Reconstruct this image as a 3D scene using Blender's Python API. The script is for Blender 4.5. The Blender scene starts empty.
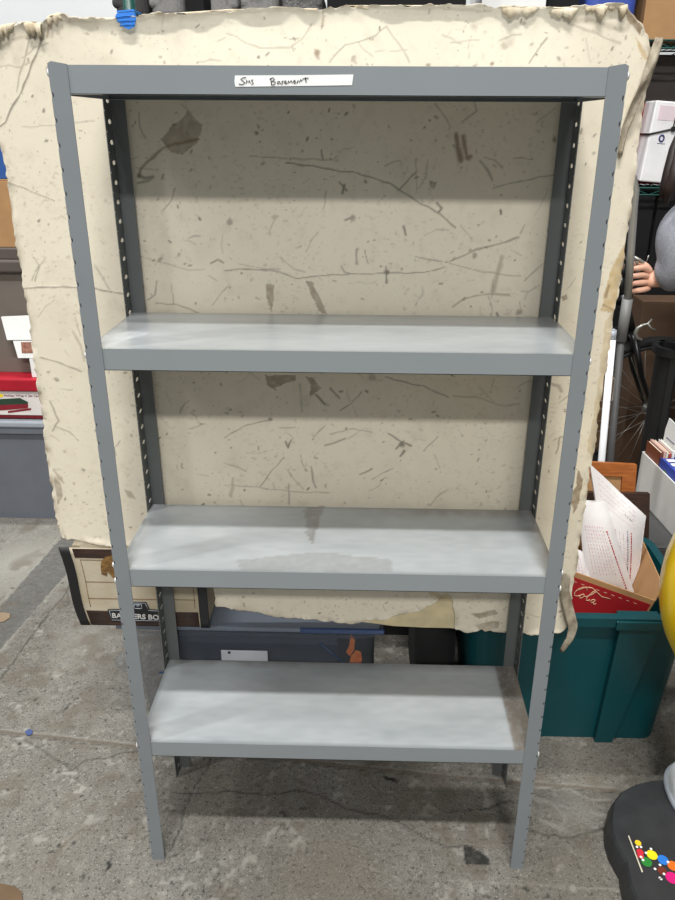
import bpy, bmesh, math, random
import numpy as np
from mathutils import Vector, Matrix, Euler

random.seed(7); rng = np.random.default_rng(11)
scene = bpy.context.scene
col = scene.collection

# ------------------------------------------------------------------ camera
CAM = Vector((0.0512, -1.2745, 1.692))
EUL = Euler((1.1929, -0.0059, 0.0226), 'XYZ')
ROT = EUL.to_matrix()
F, PX, PY = 734.26, 349.85, 417.07
cd = bpy.data.cameras.new('camera'); cam = bpy.data.objects.new('camera', cd); col.objects.link(cam)
cam.location = CAM; cam.rotation_euler = EUL
cd.sensor_fit = 'AUTO'; cd.sensor_width = 36.0; cd.lens = F*36/900
cd.shift_x = -(PX-337.5)/900; cd.shift_y = (PY-450)/900
cd.clip_start = 0.02; cd.clip_end = 60
scene.camera = cam

def ray(px, py):
    return ROT @ Vector(((px-PX)/F, -(py-PY)/F, -1))
def at(px, py, Y):                 # point at distance Y behind the unit's front
    d = ray(px, py); return CAM + d*((Y-CAM.y)/d.y)
def atz(px, py, Z=0.0):            # point at a height
    d = ray(px, py); return CAM + d*((Z-CAM.z)/d.z)
B0, BK = 0.306, -.007
def atb(px, py):                   # point on the plane of the leaning board
    d = ray(px, py)
    t = (B0 + BK*(CAM.z-0.44) - CAM.y)/(d.y - BK*d.z)
    return CAM + d*t

# ------------------------------------------------------------------ materials
def lin(c):
    return tuple(((v/255)/12.92 if v/255 <= .04045 else ((v/255+.055)/1.055)**2.4) for v in c)
MATS = {}
def mat(name, c, rough=.6, metal=0., var=.08, scale=12., bump=0., spec=.5, trans=0., alpha=1., coat=0., c2=None, fine=120.):
    if name in MATS: return MATS[name]
    m = bpy.data.materials.new(name); m.use_nodes = True
    nt = m.node_tree; bs = nt.nodes['Principled BSDF']
    tc = nt.nodes.new('ShaderNodeTexCoord')
    n = nt.nodes.new('ShaderNodeTexNoise'); n.inputs['Scale'].default_value = scale; n.inputs['Detail'].default_value = 6
    nt.links.new(tc.outputs['Object'], n.inputs['Vector'])
    r = nt.nodes.new('ShaderNodeValToRGB')
    a = lin(c); b = lin(c2) if c2 else tuple(min(1, v*(1+var)) for v in a)
    a2 = a if c2 else tuple(v*(1-var) for v in a)
    r.color_ramp.elements[0].position = .3; r.color_ramp.elements[1].position = .7
    r.color_ramp.elements[0].color = (*a2, 1); r.color_ramp.elements[1].color = (*b, 1)
    nt.links.new(n.outputs['Fac'], r.inputs['Fac']); nt.links.new(r.outputs['Color'], bs.inputs['Base Color'])
    bs.inputs['Roughness'].default_value = rough; bs.inputs['Metallic'].default_value = metal
    bs.inputs['Specular IOR Level'].default_value = spec
    bs.inputs['Transmission Weight'].default_value = trans; bs.inputs['Alpha'].default_value = alpha
    bs.inputs['Coat Weight'].default_value = coat
    if bump:
        n2 = nt.nodes.new('ShaderNodeTexNoise'); n2.inputs['Scale'].default_value = fine; n2.inputs['Detail'].default_value = 4
        nt.links.new(tc.outputs['Object'], n2.inputs['Vector'])
        bp = nt.nodes.new('ShaderNodeBump'); bp.inputs['Strength'].default_value = bump; bp.inputs['Distance'].default_value = .003
        nt.links.new(n2.outputs['Fac'], bp.inputs['Height']); nt.links.new(bp.outputs['Normal'], bs.inputs['Normal'])
    MATS[name] = m
    return m

def mat_wood(name, c, c2, scale=30, stretch=(1, 1, .06), rough=.6):
    if name in MATS: return MATS[name]
    m = mat(name, c, rough, c2=c2, scale=scale)
    nt = m.node_tree
    mp = nt.nodes.new('ShaderNodeMapping'); mp.inputs['Scale'].default_value = stretch
    tc = [n for n in nt.nodes if n.type == 'TEX_COORD'][0]; nz = [n for n in nt.nodes if n.type == 'TEX_NOISE'][0]
    nt.links.new(tc.outputs['Object'], mp.inputs['Vector']); nt.links.new(mp.outputs['Vector'], nz.inputs['Vector'])
    return m

def mat_worn(name, base, layers, rough=.7, var=.06, scale=6., bump=.0, spec=.3, fine=90., speck=None, broad=None):
    """base colour plus wear layers read from the mesh attribute 'wear' (R, G, B, A channels)"""
    m = mat(name, base, rough, var=var, scale=scale, bump=bump, spec=spec, fine=fine)
    nt = m.node_tree; bs = nt.nodes['Principled BSDF']
    cur = bs.inputs['Base Color'].links[0].from_socket
    tc = [n for n in nt.nodes if n.type == 'TEX_COORD'][0]
    def mix(fac, colr):
        nonlocal cur
        x = nt.nodes.new('ShaderNodeMix'); x.data_type = 'RGBA'
        nt.links.new(fac, x.inputs[0]); nt.links.new(cur, x.inputs[6]); x.inputs[7].default_value = (*lin(colr), 1)
        cur = x.outputs[2]
    def noise(sc, lo, hi, amt, det=5):
        n = nt.nodes.new('ShaderNodeTexNoise'); n.inputs['Scale'].default_value = sc; n.inputs['Detail'].default_value = det
        nt.links.new(tc.outputs['Object'], n.inputs['Vector'])
        mr = nt.nodes.new('ShaderNodeMapRange'); mr.inputs[1].default_value = lo; mr.inputs[2].default_value = hi
        mr.inputs[3].default_value = 0; mr.inputs[4].default_value = amt
        nt.links.new(n.outputs['Fac'], mr.inputs[0]); return mr.outputs[0]
    for s in (broad or []): mix(noise(s[0], s[1], s[2], s[3]), s[4])
    for s in (speck or []): mix(noise(s[0], s[1], s[2], s[3], 2), s[4])
    at_ = nt.nodes.new('ShaderNodeAttribute'); at_.attribute_name = 'wear'
    sp = nt.nodes.new('ShaderNodeSeparateColor'); nt.links.new(at_.outputs['Color'], sp.inputs[0])
    for ch, c in zip(('Red', 'Green', 'Blue'), layers): mix(sp.outputs[ch], c)
    if len(layers) > 3: mix(at_.outputs['Alpha'], layers[3])
    nt.links.new(cur, bs.inputs['Base Color'])
    return m

# ------------------------------------------------------------------ objects
ROOTM = {}
def setp(o, label=None, cat=None, group=None, kind=None):
    if label: o['label'] = label
    if cat: o['category'] = cat
    if group: o['group'] = group
    if kind: o['kind'] = kind
    return o
def thing(name, label, cat, loc=(0, 0, 0), rot=(0, 0, 0), group=None):
    o = bpy.data.objects.new(name, None); col.objects.link(o); o.empty_display_size = .05
    o.location = loc; o.rotation_euler = rot
    ROOTM[o] = Matrix.Translation(Vector(loc)) @ Euler(rot).to_matrix().to_4x4()
    return setp(o, label, cat, group)
def link_mesh(name, me, mats, parent=None, label=None, world=True):
    o = bpy.data.objects.new(name, me); col.objects.link(o)
    for m in (mats if isinstance(mats, (list, tuple)) else [mats]): me.materials.append(m)
    if parent is not None:
        root = parent
        while root.parent is not None: root = root.parent
        o.parent = parent
        if world: me.transform(ROOTM[root].inverted())
        ROOTM[o] = ROOTM[root]
    if label: o['label'] = label
    return o

class MB:
    def __init__(self): self.bm = bmesh.new()
    def _mi(self, faces, mi, smooth):
        for f in faces: f.material_index = mi; f.smooth = smooth
    def box(self, lo, hi, bevel=0., mi=0, M=None, seg=2, taper=None):
        bm = self.bm; lo = Vector(lo); hi = Vector(hi); c = (lo+hi)/2; s = hi-lo
        r = bmesh.ops.create_cube(bm, size=1.0); vs = r['verts']
        for v in vs: v.co = Vector((v.co.x*s.x, v.co.y*s.y, v.co.z*s.z))
        if taper:                                    # bottom narrower by these amounts
            for v in vs:
                if v.co.z < 0: v.co.x *= 1-taper[0]; v.co.y *= 1-taper[1]
        for v in vs: v.co += c
        fs = list({f for v in vs for f in v.link_faces})
        if bevel > 0:
            es = list({e for f in fs for e in f.edges})
            r2 = bmesh.ops.bevel(bm, geom=es, offset=bevel, segments=seg, affect='EDGES', profile=.5)
            fs = list(set(r2['faces']) | {f for f in fs if f.is_valid})
            vs = list({v for f in fs for v in f.verts})
        self._mi(fs, mi, False)
        if M is not None: bmesh.ops.transform(bm, matrix=M, verts=vs)
        return self
    def tube(self, pts, r, n=10, mi=0, cap=True, smooth=True, flat=1.0, closed=False):
        bm = self.bm; P = [Vector(p) for p in pts]; k = len(P); rings = []
        rs = r if isinstance(r, (list, tuple)) else [r]*k
        up = None
        for i, p in enumerate(P):
            if closed: t = (P[(i+1) % k]-P[i-1]).normalized()
            else: t = (P[min(i+1, k-1)]-P[max(i-1, 0)]).normalized()
            if up is None:
                up = Vector((0, 0, 1)) if abs(t.z) < .9 else Vector((0, 1, 0))
            s = t.cross(up)
            if s.length < 1e-5: s = t.orthogonal()
            s.normalize(); up = s.cross(t).normalized()
            rings.append([bm.verts.new(p + (s*math.cos(a)+up*math.sin(a)*flat)*rs[i]) for a in [2*math.pi*j/n for j in range(n)]])
        fs = []
        for i in range(k if closed else k-1):
            A, B = rings[i], rings[(i+1) % k]
            for j in range(n): fs.append(bm.faces.new((A[j], A[(j+1) % n], B[(j+1) % n], B[j])))
        self._mi(fs, mi, smooth)
        if cap and not closed: self._mi([bm.faces.new(rings[0][::-1]), bm.faces.new(rings[-1])], mi, False)
        return self
    def prism(self, poly, vec, mi=0, smooth=False):
        """planar polygon (3d points) extruded along vec"""
        bm = self.bm; v = Vector(vec)
        a = [bm.verts.new(Vector(p)) for p in poly]; b = [bm.verts.new(Vector(p)+v) for p in poly]
        fs = [bm.faces.new(a), bm.faces.new(b[::-1])]
        n = len(a)
        for i in range(n): fs.append(bm.faces.new((a[i], b[i], b[(i+1) % n], a[(i+1) % n])))
        self._mi(fs, mi, smooth); return self
    def lathe(self, prof, c, n=24, mi=0, axis='Z', smooth=True, M=None):
        bm = self.bm; rings = []; vs = []
        for (r, h) in prof:
            ring = []
            for j in range(n):
                a = 2*math.pi*j/n; x, y = r*math.cos(a), r*math.sin(a)
                p = {'Z': (x, y, h), 'X': (h, x, y), 'Y': (x, h, y)}[axis]
                ring.append(bm.verts.new(Vector(c)+Vector(p)))
            rings.append(ring); vs += ring
        fs = []
        for i in range(len(rings)-1):
            for j in range(n): fs.append(bm.faces.new((rings[i][j], rings[i][(j+1) % n], rings[i+1][(j+1) % n], rings[i+1][j])))
        self._mi(fs, mi, smooth)
        self._mi([bm.faces.new(rings[0][::-1]), bm.faces.new(rings[-1])], mi, False)
        if M is not None: bmesh.ops.transform(bm, matrix=M, verts=vs)
        return self
    def quad(self, pts, mi=0, smooth=False):
        f = self.bm.faces.new([self.bm.verts.new(Vector(p)) for p in pts]); self._mi([f], mi, smooth); return self
    def grid(self, nu, nv, fn, mi=0, smooth=True, thick=None):
        bm = self.bm
        V = [[bm.verts.new(Vector(fn(i/nu, j/nv))) for j in range(nv+1)] for i in range(nu+1)]
        fs = [bm.faces.new((V[i][j], V[i+1][j], V[i+1][j+1], V[i][j+1])) for i in range(nu) for j in range(nv)]
        if thick:
            t = Vector(thick)
            W = [[bm.verts.new(V[i][j].co+t) for j in range(nv+1)] for i in range(nu+1)]
            fs += [bm.faces.new((W[i][j+1], W[i+1][j+1], W[i+1][j], W[i][j])) for i in range(nu) for j in range(nv)]
            for i in range(nu):
                fs.append(bm.faces.new((V[i][0], W[i][0], W[i+1][0], V[i+1][0]))); fs.append(bm.faces.new((V[i+1][nv], W[i+1][nv], W[i][nv], V[i][nv])))
            for j in range(nv):
                fs.append(bm.faces.new((V[0][j+1], W[0][j+1], W[0][j], V[0][j]))); fs.append(bm.faces.new((V[nu][j], W[nu][j], W[nu][j+1], V[nu][j+1])))
        self._mi(fs, mi, smooth); return self
    def build(self, name, mats, parent=None, label=None, world=True):
        bmesh.ops.recalc_face_normals(self.bm, faces=self.bm.faces[:])
        me = bpy.data.meshes.new(name); self.bm.to_mesh(me); self.bm.free()
        return link_mesh(name, me, mats, parent, label, world)

def text_mesh(body, size, M, depth=.0006, mats=None, name='lettering', parent=None, label=None, align='LEFT', sx=1., bold=0.):
    cu = bpy.data.curves.new('tmp', 'FONT'); cu.body = body; cu.size = size; cu.extrude = depth; cu.align_x = align; cu.offset = bold
    cu.resolution_u = 3
    ob = bpy.data.objects.new('tmp', cu); col.objects.link(ob)
    dg = bpy.context.evaluated_depsgraph_get(); dg.update()
    me = bpy.data.meshes.new_from_object(ob.evaluated_get(dg)); me.materials.clear()
    bpy.data.objects.remove(ob); bpy.data.curves.remove(cu)
    me.transform(M @ Matrix.Diagonal((sx, 1, 1, 1)))
    return link_mesh(name, me, mats, parent, label)

def frame_M(o, u, v):              # matrix with local x along u, y along v, z out of the surface
    u = Vector(u).normalized(); v = (Vector(v) - u*Vector(v).dot(u)).normalized(); n = u.cross(v)
    M = Matrix((u, v, n)).transposed().to_4x4(); M.translation = Vector(o); return M

def tote(name, label, cat, lo, hi, m, rim=.02, wall=.003, taper=.1, mrim=None, ribs=(), open_top=True, rimh=.03, group=None):
    """open plastic tote: tapered walls, bottom, rolled rim"""
    cx, cy = (lo[0]+hi[0])/2, (lo[1]+hi[1])/2; H = hi[2]-lo[2]; hx, hy = (hi[0]-lo[0])/2, (hi[1]-lo[1])/2
    t = thing(name, label, cat, (cx, cy, lo[2]), group=group)
    def ring(x, y, r, z, n=5):
        P = []
        for sx, sy, a0 in ((1, 1, 0), (-1, 1, 90), (-1, -1, 180), (1, -1, 270)):
            for k in range(n+1):
                a = math.radians(a0+90*k/n); P.append(Vector((cx+sx*(x-r)+r*math.cos(a), cy+sy*(y-r)+r*math.sin(a), z)))
        return P
    b = MB(); bm = b.bm
    s = 1-taper; rs = rim
    prof = [(s, 0, .04, lo[2]), (1, -rs, .05, hi[2]-rimh), (1, 0, .06, hi[2]-rimh), (1, 0, .06, hi[2]), (1, -rs-wall, .05, hi[2]), (s, -wall*2, .04, lo[2]+wall)]
    rings = []
    for k, dd, r, z in prof:
        x = (hx-rs)*k if k < 1 else hx; y = (hy-rs)*k if k < 1 else hy
        rings.append([bm.verts.new(p) for p in ring(x+dd, y+dd, r, z)])
    n = len(rings[0])
    for i in range(len(rings)-1):
        for j in range(n):
            f = bm.faces.new((rings[i][j], rings[i][(j+1) % n], rings[i+1][(j+1) % n], rings[i+1][j])); f.smooth = False
    bm.faces.new(rings[0][::-1]); bm.faces.new(rings[-1])
    for (x, w, out) in ribs:       # moulded buttress under the front rim
        z0, z1 = lo[2], hi[2]-rimh*.2
        yb = cy-(hy-rs)*s; yt = lo[1]
        P = [Vector((x-w*.5, yb-out*.55, z0)), Vector((x+w*.35, yb-out*.55, z0)), Vector((x+w*1.5, yt-.002, z1)), Vector((x-w*.35, yt-.002, z1))]
        Q = [Vector((p.x, p.y+out+.012, p.z)) for p in P]
        va = [bm.verts.new(p) for p in P]; vb = [bm.verts.new(p) for p in Q]
        bm.faces.new(va); bm.faces.new(vb[::-1])
        for i in range(4): bm.faces.new((va[i], vb[i], vb[(i+1) % 4], va[(i+1) % 4]))
    b.build('tub', m, t)
    return t

def carton(name, label, cat, lo, hi, m, loc_rot=None, tape=None, tapec=None, group=None, bev=.003, lid=None):
    """closed cardboard box: body with flap seam and tape strip"""
    lo = Vector(lo); hi = Vector(hi); c = Vector(((lo.x+hi.x)/2, (lo.y+hi.y)/2, lo.z))
    rot = loc_rot or (0, 0, 0)
    t = thing(name, label, cat, c, rot, group)
    h = hi-lo
    b = MB(); b.box((-h.x/2, -h.y/2, 0), (h.x/2, h.y/2, h.z-.004), bev)
    for s in (-1, 1): b.box((-h.x/2+.001, min(s*.001, s*h.y/2), h.z-.004), (h.x/2-.001, max(s*.001, s*h.y/2), h.z), .001)
    b.build('body', m, t, world=False)
    if tape:
        b = MB(); b.box((-h.x/2-.0006, -.025, h.z), (h.x/2+.0006, .025, h.z+.0008))
        for s in (-1, 1): b.box((s*h.x/2-.0008, -.025, h.z-.07), (s*h.x/2+.0008, .025, h.z))
        b.build('packing_tape', tape, t, world=False)
    return t

# ------------------------------------------------------------------ palette
M_paint = None
m_bolt = mat('zinc', (226, 226, 222), .35, .35, var=.04)
m_hole_dark = mat('hole_dark', (58, 56, 52), .6, .6, var=.1)
m_white = mat('white_paper', (236, 236, 234), .7, var=.03)
m_ink = mat('black_ink', (28, 28, 32), .7)
m_blue_tape = mat('blue_masking_tape', (40, 116, 200), .6, var=.12, scale=40, bump=.3)
m_tan = mat('foam_core_tan', (203, 188, 150), .85, var=.12, scale=25, bump=.3)
m_kraft = mat('kraft_cardboard', (170, 130, 88), .8, var=.08, scale=15)
m_kraft2 = mat('dull_cardboard', (112, 84, 56), .85, var=.1, scale=10)
m_black = mat('black_plastic', (24, 24, 25), .5, var=.15)
m_matte_black = mat('black_fabric', (16, 16, 17), .95, var=.2)
m_teal = mat('teal_plastic', (0, 66, 72), .42, var=.07, scale=8)
m_greytub = mat('slate_grey_plastic', (104, 108, 116), .5, var=.05)
m_greylid = mat('light_grey_plastic', (158, 164, 172), .45, var=.04)
m_taupe = mat('taupe_plastic', (112, 104, 96), .5, var=.05)
m_red = mat('red_plastic', (170, 18, 40), .45, var=.08)
m_blue = mat('blue_plastic', (62, 84, 168), .5, var=.06)
m_green_steel = mat('green_coated_steel', (14, 66, 58), .4, var=.1)
m_silver = mat('brushed_aluminium', (168, 166, 160), .35, .6, var=.05)
m_dkgrey = mat('dark_grey_plastic', (70, 70, 70), .55, var=.1)
m_midgrey = mat('mid_grey_plastic', (112, 112, 110), .5, var=.06)
m_whiteplastic = mat('white_plastic', (238, 240, 242), .4, var=.02)

# ------------------------------------------------------------------ painted wear masks
def seg_dist(X, Y, a, b):
    ax, ay = a; bx, by = b; dx, dy = bx-ax, by-ay; L = dx*dx+dy*dy+1e-12
    t = np.clip(((X-ax)*dx+(Y-ay)*dy)/L, 0, 1)
    return np.hypot(X-(ax+t*dx), Y-(ay+t*dy)), t
def inside(X, Y, poly):
    c = np.zeros(X.shape, bool); n = len(poly)
    for i in range(n):
        x0, y0 = poly[i]; x1, y1 = poly[(i+1) % n]
        if y0 == y1: continue
        k = ((y0 > Y) != (y1 > Y)) & (X < (x1-x0)*(Y-y0)/(y1-y0)+x0)
        c ^= k
    return c
def vnoise(X, Y, s, seed=0):       # smooth value noise
    r = np.random.default_rng(seed); T = r.random((64, 64))
    x = X/s; y = Y/s; xi = np.floor(x).astype(int); yi = np.floor(y).astype(int); fx = x-xi; fy = y-yi
    fx = fx*fx*(3-2*fx); fy = fy*fy*(3-2*fy)
    g = lambda i, j: T[(xi+i) % 64, (yi+j) % 64]
    return (g(0, 0)*(1-fx)+g(1, 0)*fx)*(1-fy)+(g(0, 1)*(1-fx)+g(1, 1)*fx)*fy
class Paint:
    def __init__(self, X, Y):
        self.X, self.Y = X, Y; self.C = np.zeros((*X.shape, 4), np.float32)
        self.wx = (vnoise(X, Y, .02, 3)-.5)*.006; self.wy = (vnoise(X, Y, .02, 4)-.5)*.006
    def _win(self, xs, ys, m):
        x = self.X[:, 0]; y = self.Y[0, :]
        i0, i1 = np.searchsorted(x, (min(xs)-m, max(xs)+m)); j0, j1 = np.searchsorted(y, (min(ys)-m, max(ys)+m))
        return slice(i0, max(i1, i0)), slice(j0, max(j1, j0))
    def line(self, pts, w, ch=0, a=.8, taper=True, wob=1.):
        s = self._win([p[0] for p in pts], [p[1] for p in pts], w*2+.01)
        X = self.X[s]+self.wx[s]*wob; Y = self.Y[s]+self.wy[s]*wob
        if not X.size: return
        n = len(pts)-1
        for i in range(n):
            d, t = seg_dist(X, Y, pts[i], pts[i+1])
            ww = w*(.6+.8*vnoise(X, Y, .012, 5)) 
            v = np.clip(1.35-d/ww, 0, 1)*a
            self.C[s][..., ch] = np.maximum(self.C[s][..., ch], v)
    def poly(self, pts, ch=0, a=.6, rag=1.):
        s = self._win([p[0] for p in pts], [p[1] for p in pts], .01)
        X = self.X[s]+self.wx[s]*rag; Y = self.Y[s]+self.wy[s]*rag
        if not X.size: return
        v = inside(X, Y, pts)*(a*(.75+.5*vnoise(X, Y, .008, 6)))
        self.C[s][..., ch] = np.maximum(self.C[s][..., ch], np.clip(v, 0, 1))
    def blob(self, p, r, ch=0, a=.6, soft=.5):
        s = self._win([p[0]], [p[1]], r*1.6)
        X = self.X[s]+self.wx[s]*1.5; Y = self.Y[s]+self.wy[s]*1.5
        if not X.size: return
        d = np.hypot(X-p[0], Y-p[1])/r*(.7+.6*vnoise(X, Y, r*.6, 8))
        v = np.clip((1-d)/soft, 0, 1)*a
        self.C[s][..., ch] = np.maximum(self.C[s][..., ch], v)
def set_wear(me, C):
    a = me.attributes.new('wear', 'FLOAT_COLOR', 'POINT'); a.data.foreach_set('color', np.ascontiguousarray(C, np.float32).ravel())

# ------------------------------------------------------------------ the setting
def make_floor():
    x0, x1, y0, y1, st = -1.7, 1.25, -.55, 1.75, .005
    xs = np.arange(x0, x1+st/2, st); ys = np.arange(y0, y1+st/2, st); nx, ny = len(xs), len(ys)
    X, Y = np.meshgrid(xs, ys, indexing='ij'); P = Paint(X, Y)
    fp = lambda pts: [tuple(atz(*p)[:2]) for p in pts]
    # 0 dark cracks, 1 pale marks and broad paler areas, 2 dark grey strip, 3 brown dirt
    P.poly(fp([(-40, 690), (0, 607), (55, 545), (100, 500), (140, 470), (150, 500), (67, 573), (0, 650), (-40, 700)]), 2, .75, .6)
    P.line(fp([(-20, 632), (0, 603), (55, 541), (110, 485)]), .006, 1, .6)
    P.line(fp([(0, 652), (30, 612), (67, 576), (100, 545)]), .012, 1, .35)
    P.line(fp([(0, 680), (20, 652), (50, 612), (62, 598), (70, 585)]), .003, 0, .7)
    P.line(fp([(50, 612), (60, 600), (70, 603), (66, 590)]), .003, 0, .6)
    for d, ch, w, a in ((0, 3, .007, .75), (2.5, 0, .002, .6), (-2.5, 1, .004, .35)):
        P.line(fp([(-30, 730+d), (0, 732+d), (60, 738+d), (140, 747+d), (300, 761+d), (450, 777+d), (620, 791+d), (690, 797+d)]), w, ch, a, wob=.5)
    P.line(fp([(25, 740), (50, 755), (72, 770), (85, 760), (105, 759), (120, 753), (138, 751)]), .003, 0, .6)
    P.line(fp([(72, 770), (60, 772)]), .003, 0, .5); P.line(fp([(110, 757), (125, 780), (128, 800), (120, 812)]), .002, 0, .35)
    P.line(fp([(170, 850), (181, 828), (183, 812), (192, 793), (207, 768), (211, 758)]), .003, 0, .7)
    P.line(fp([(183, 794), (230, 792), (275, 795), (297, 790), (320, 795), (350, 810), (380, 815), (400, 822), (430, 840), (448, 848), (470, 846)]), .003, 0, .7)
    P.line(fp([(203, 900), (204, 860), (206, 820), (208, 790)]), .0015, 0, .4)
    P.line(fp([(60, 900), (62, 870), (60, 840)]), .0015, 0, .3)
    P.line(fp([(450, 812), (490, 808), (510, 800)]), .003, 0, .7)
    P.line(fp([(530, 830), (545, 835), (570, 838), (600, 830), (612, 822)]), .004, 0, .6)
    P.line(fp([(533, 787), (570, 789), (590, 800), (610, 800)]), .004, 1, .6)
    P.line(fp([(450, 880), (520, 884), (620, 890)]), .003, 1, .4); P.line(fp([(250, 853), (300, 855), (320, 852)]), .003, 0, .35)
    P.poly(fp([(463, 848), (472, 846), (482, 853), (490, 860), (490, 866), (478, 864), (465, 865)]), 0, .95)
    P.poly(fp([(105, 862), (110, 861), (111, 868), (107, 870)]), 0, 1)
    P.poly(fp([(381, 776), (395, 778), (398, 783), (387, 781)]), 0, .95)
    P.blob(fp([(388, 808)])[0], .012, 1, 1); P.blob(fp([(573, 888)])[0], .012, 1, .7)
    for q in ((50, 852), (75, 842), (83, 876), (139, 781), (52, 851), (60, 845), (7, 789), (20, 692), (65, 709), (35, 700), (20, 743), (81, 797), (526, 889), (548, 897), (638, 880), (100, 602), (62, 583), (70, 585)):
        P.blob(fp([q])[0], .007, 0, .9)
    P.line(fp([(55, 856), (66, 843), (85, 827)]), .006, 3, .7); P.line(fp([(62, 713), (70, 703)]), .004, 0, .6)
    P.blob(fp([(90, 830)])[0], .05, 3, .35, 1.); P.blob(fp([(95, 690)])[0], .05, 3, .4, 1.)
    P.blob(fp([(35, 700)])[0], .04, 3, .4, 1.)
    P.blob(fp([(575, 812)])[0], .09, 1, .4, 1.); P.blob(fp([(555, 800)])[0], .06, 0, .3, 1.)
    P.blob(fp([(250, 800)])[0], .25, 3, .3, 1.); P.blob(fp([(420, 800)])[0], .28, 3, .35, 1.); P.blob(fp([(600, 770)])[0], .2, 3, .35, 1.)
    P.blob(fp([(40, 870)])[0], .22, 3, .22, 1.); P.blob(fp([(330, 870)])[0], .3, 3, .5, 1.); P.blob(fp([(560, 860)])[0], .2, 3, .35, 1.); P.blob(fp([(20, 560)])[0], .4, 1, .8, 1.); P.blob(fp([(90, 640)])[0], .18, 1, .35, 1.)  # brown patches, then broad paler areas towards the left
    P.C[..., 0] = np.maximum(P.C[..., 0], np.clip((vnoise(X, Y, .011, 21)*vnoise(X, Y, .013, 22)-.58)*4, 0, 1)*np.clip(vnoise(X, Y, .16, 23)*2.2-.8, 0, 1)*.8)
    P.C[..., 3] = np.maximum(P.C[..., 3], np.clip((vnoise(X, Y, .035, 24)*vnoise(X, Y, .09, 25)-.3)*1.6, 0, .5))
    P.C[..., 1] = np.maximum(P.C[..., 1], np.clip((vnoise(X, Y, .012, 26)*vnoise(X, Y, .05, 27)-.5)*3, 0, .6))
    for pts in ([(535, 800), (560, 806), (590, 812), (605, 816)], [(530, 795), (550, 802), (566, 818), (560, 830)], [(540, 820), (575, 834), (600, 832)]): P.line(fp(pts), .006, 1, .45)
    for _ in range(620):
        q = (rng.uniform(x0, x1), rng.uniform(y0, y1)); r = rng.uniform(.0015, .0055)
        P.blob(q, r, 0 if rng.random() < .75 else 1, rng.uniform(.4, .9))
    for _ in range(90):
        q = np.array((rng.uniform(x0, x1), rng.uniform(y0, y1))); a = rng.uniform(0, 6.28); L = rng.uniform(.02, .09)
        P.line([tuple(q), tuple(q+L*np.array((math.cos(a), math.sin(a))))], .0018, 0 if rng.random() < .6 else 1, rng.uniform(.2, .5))
    for k in (1, 3): P.C[..., k] *= 1-np.clip(P.C[..., 0]*1.3, 0, 1)
    V = np.stack([X, Y, np.zeros_like(X)], -1).reshape(-1, 3)
    idx = np.arange(nx*ny).reshape(nx, ny)
    Fc = np.stack([idx[:-1, :-1], idx[1:, :-1], idx[1:, 1:], idx[:-1, 1:]], -1).reshape(-1, 4).tolist()
    n = len(V); ex = [(-5, -6), (6, -6), (6, 5), (-5, 5), (xs[0], ys[0]), (xs[-1], ys[0]), (xs[-1], ys[-1]), (xs[0], ys[-1])]
    V = V.tolist()+[(a, b, 0) for a, b in ex]
    Fc += [[n, n+1, n+5, n+4], [n+1, n+2, n+6, n+5], [n+2, n+3, n+7, n+6], [n+3, n, n+4, n+7]]
    me = bpy.data.meshes.new('floor'); me.from_pydata(V, [], Fc); me.update()
    set_wear(me, np.concatenate([P.C.reshape(-1, 4), np.zeros((8, 4), np.float32)]))
    m = mat_worn('concrete', (114, 111, 104), [(42, 42, 39), (158, 155, 147), (84, 84, 82), (92, 82, 70)], rough=.75, var=.1, scale=5, bump=.8, fine=70,
                 broad=[(2.2, .42, .66, .5, (102, 98, 90)), (9., .5, .72, .35, (142, 139, 131)), (16., .54, .74, .5, (90, 86, 79)), (42., .52, .70, .45, (88, 83, 76)), (28., .56, .7, .4, (146, 142, 133))],
                 speck=[(230., .58, .66, .6, (66, 62, 57)), (150., .60, .68, .5, (160, 157, 150)), (60., .60, .68, .55, (72, 68, 62)), (110., .61, .66, .75, (56, 53, 48)), (300., .60, .68, .5, (164, 161, 154))])
    o = link_mesh('floor', me, m); setp(o, 'stained grey concrete floor with cracks and a darker strip', 'floor', kind='structure')
make_floor()

m_wall = mat('white_painted_wall', (214, 217, 218), .8, var=.02, scale=2)
b = MB(); b.box((-5, 4.6, 0), (6, 4.75, 4.6)); setp(b.build('wall_back', m_wall), 'white back wall above the board', 'wall', kind='structure')

# ------------------------------------------------------------------ steel shelving unit
W2, D, H = .457, .284, 1.779
FL, TH = .031, .0018
ZS = [1.779, 1.312, .841, .378]
LIPS = [.043, .041, .041, .041]
m_shelf = mat_worn('grey_enamel', (131, 137, 140), [(96, 84, 70), (212, 216, 218), (122, 118, 112)], rough=.30, var=.025, scale=7, bump=.04, spec=.8, fine=260)  # second layer: pale scuffs plus the light painted on the shelf tops
m_shelf.node_tree.nodes['Principled BSDF'].inputs['Coat Weight'].default_value = .7; m_shelf.node_tree.nodes['Principled BSDF'].inputs['Coat Roughness'].default_value = .25
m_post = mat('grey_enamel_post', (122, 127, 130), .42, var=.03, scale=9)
m_post_shaded = mat('shaded_grey_enamel', (98, 101, 100), .5, var=.05, scale=9)  # same enamel darkened: shade on the back posts put into the colour

unit = thing('shelving_unit', 'grey steel shelving unit with four shelves and a handwritten label, standing before the cream board', 'shelves', (0, D/2, 0))

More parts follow.
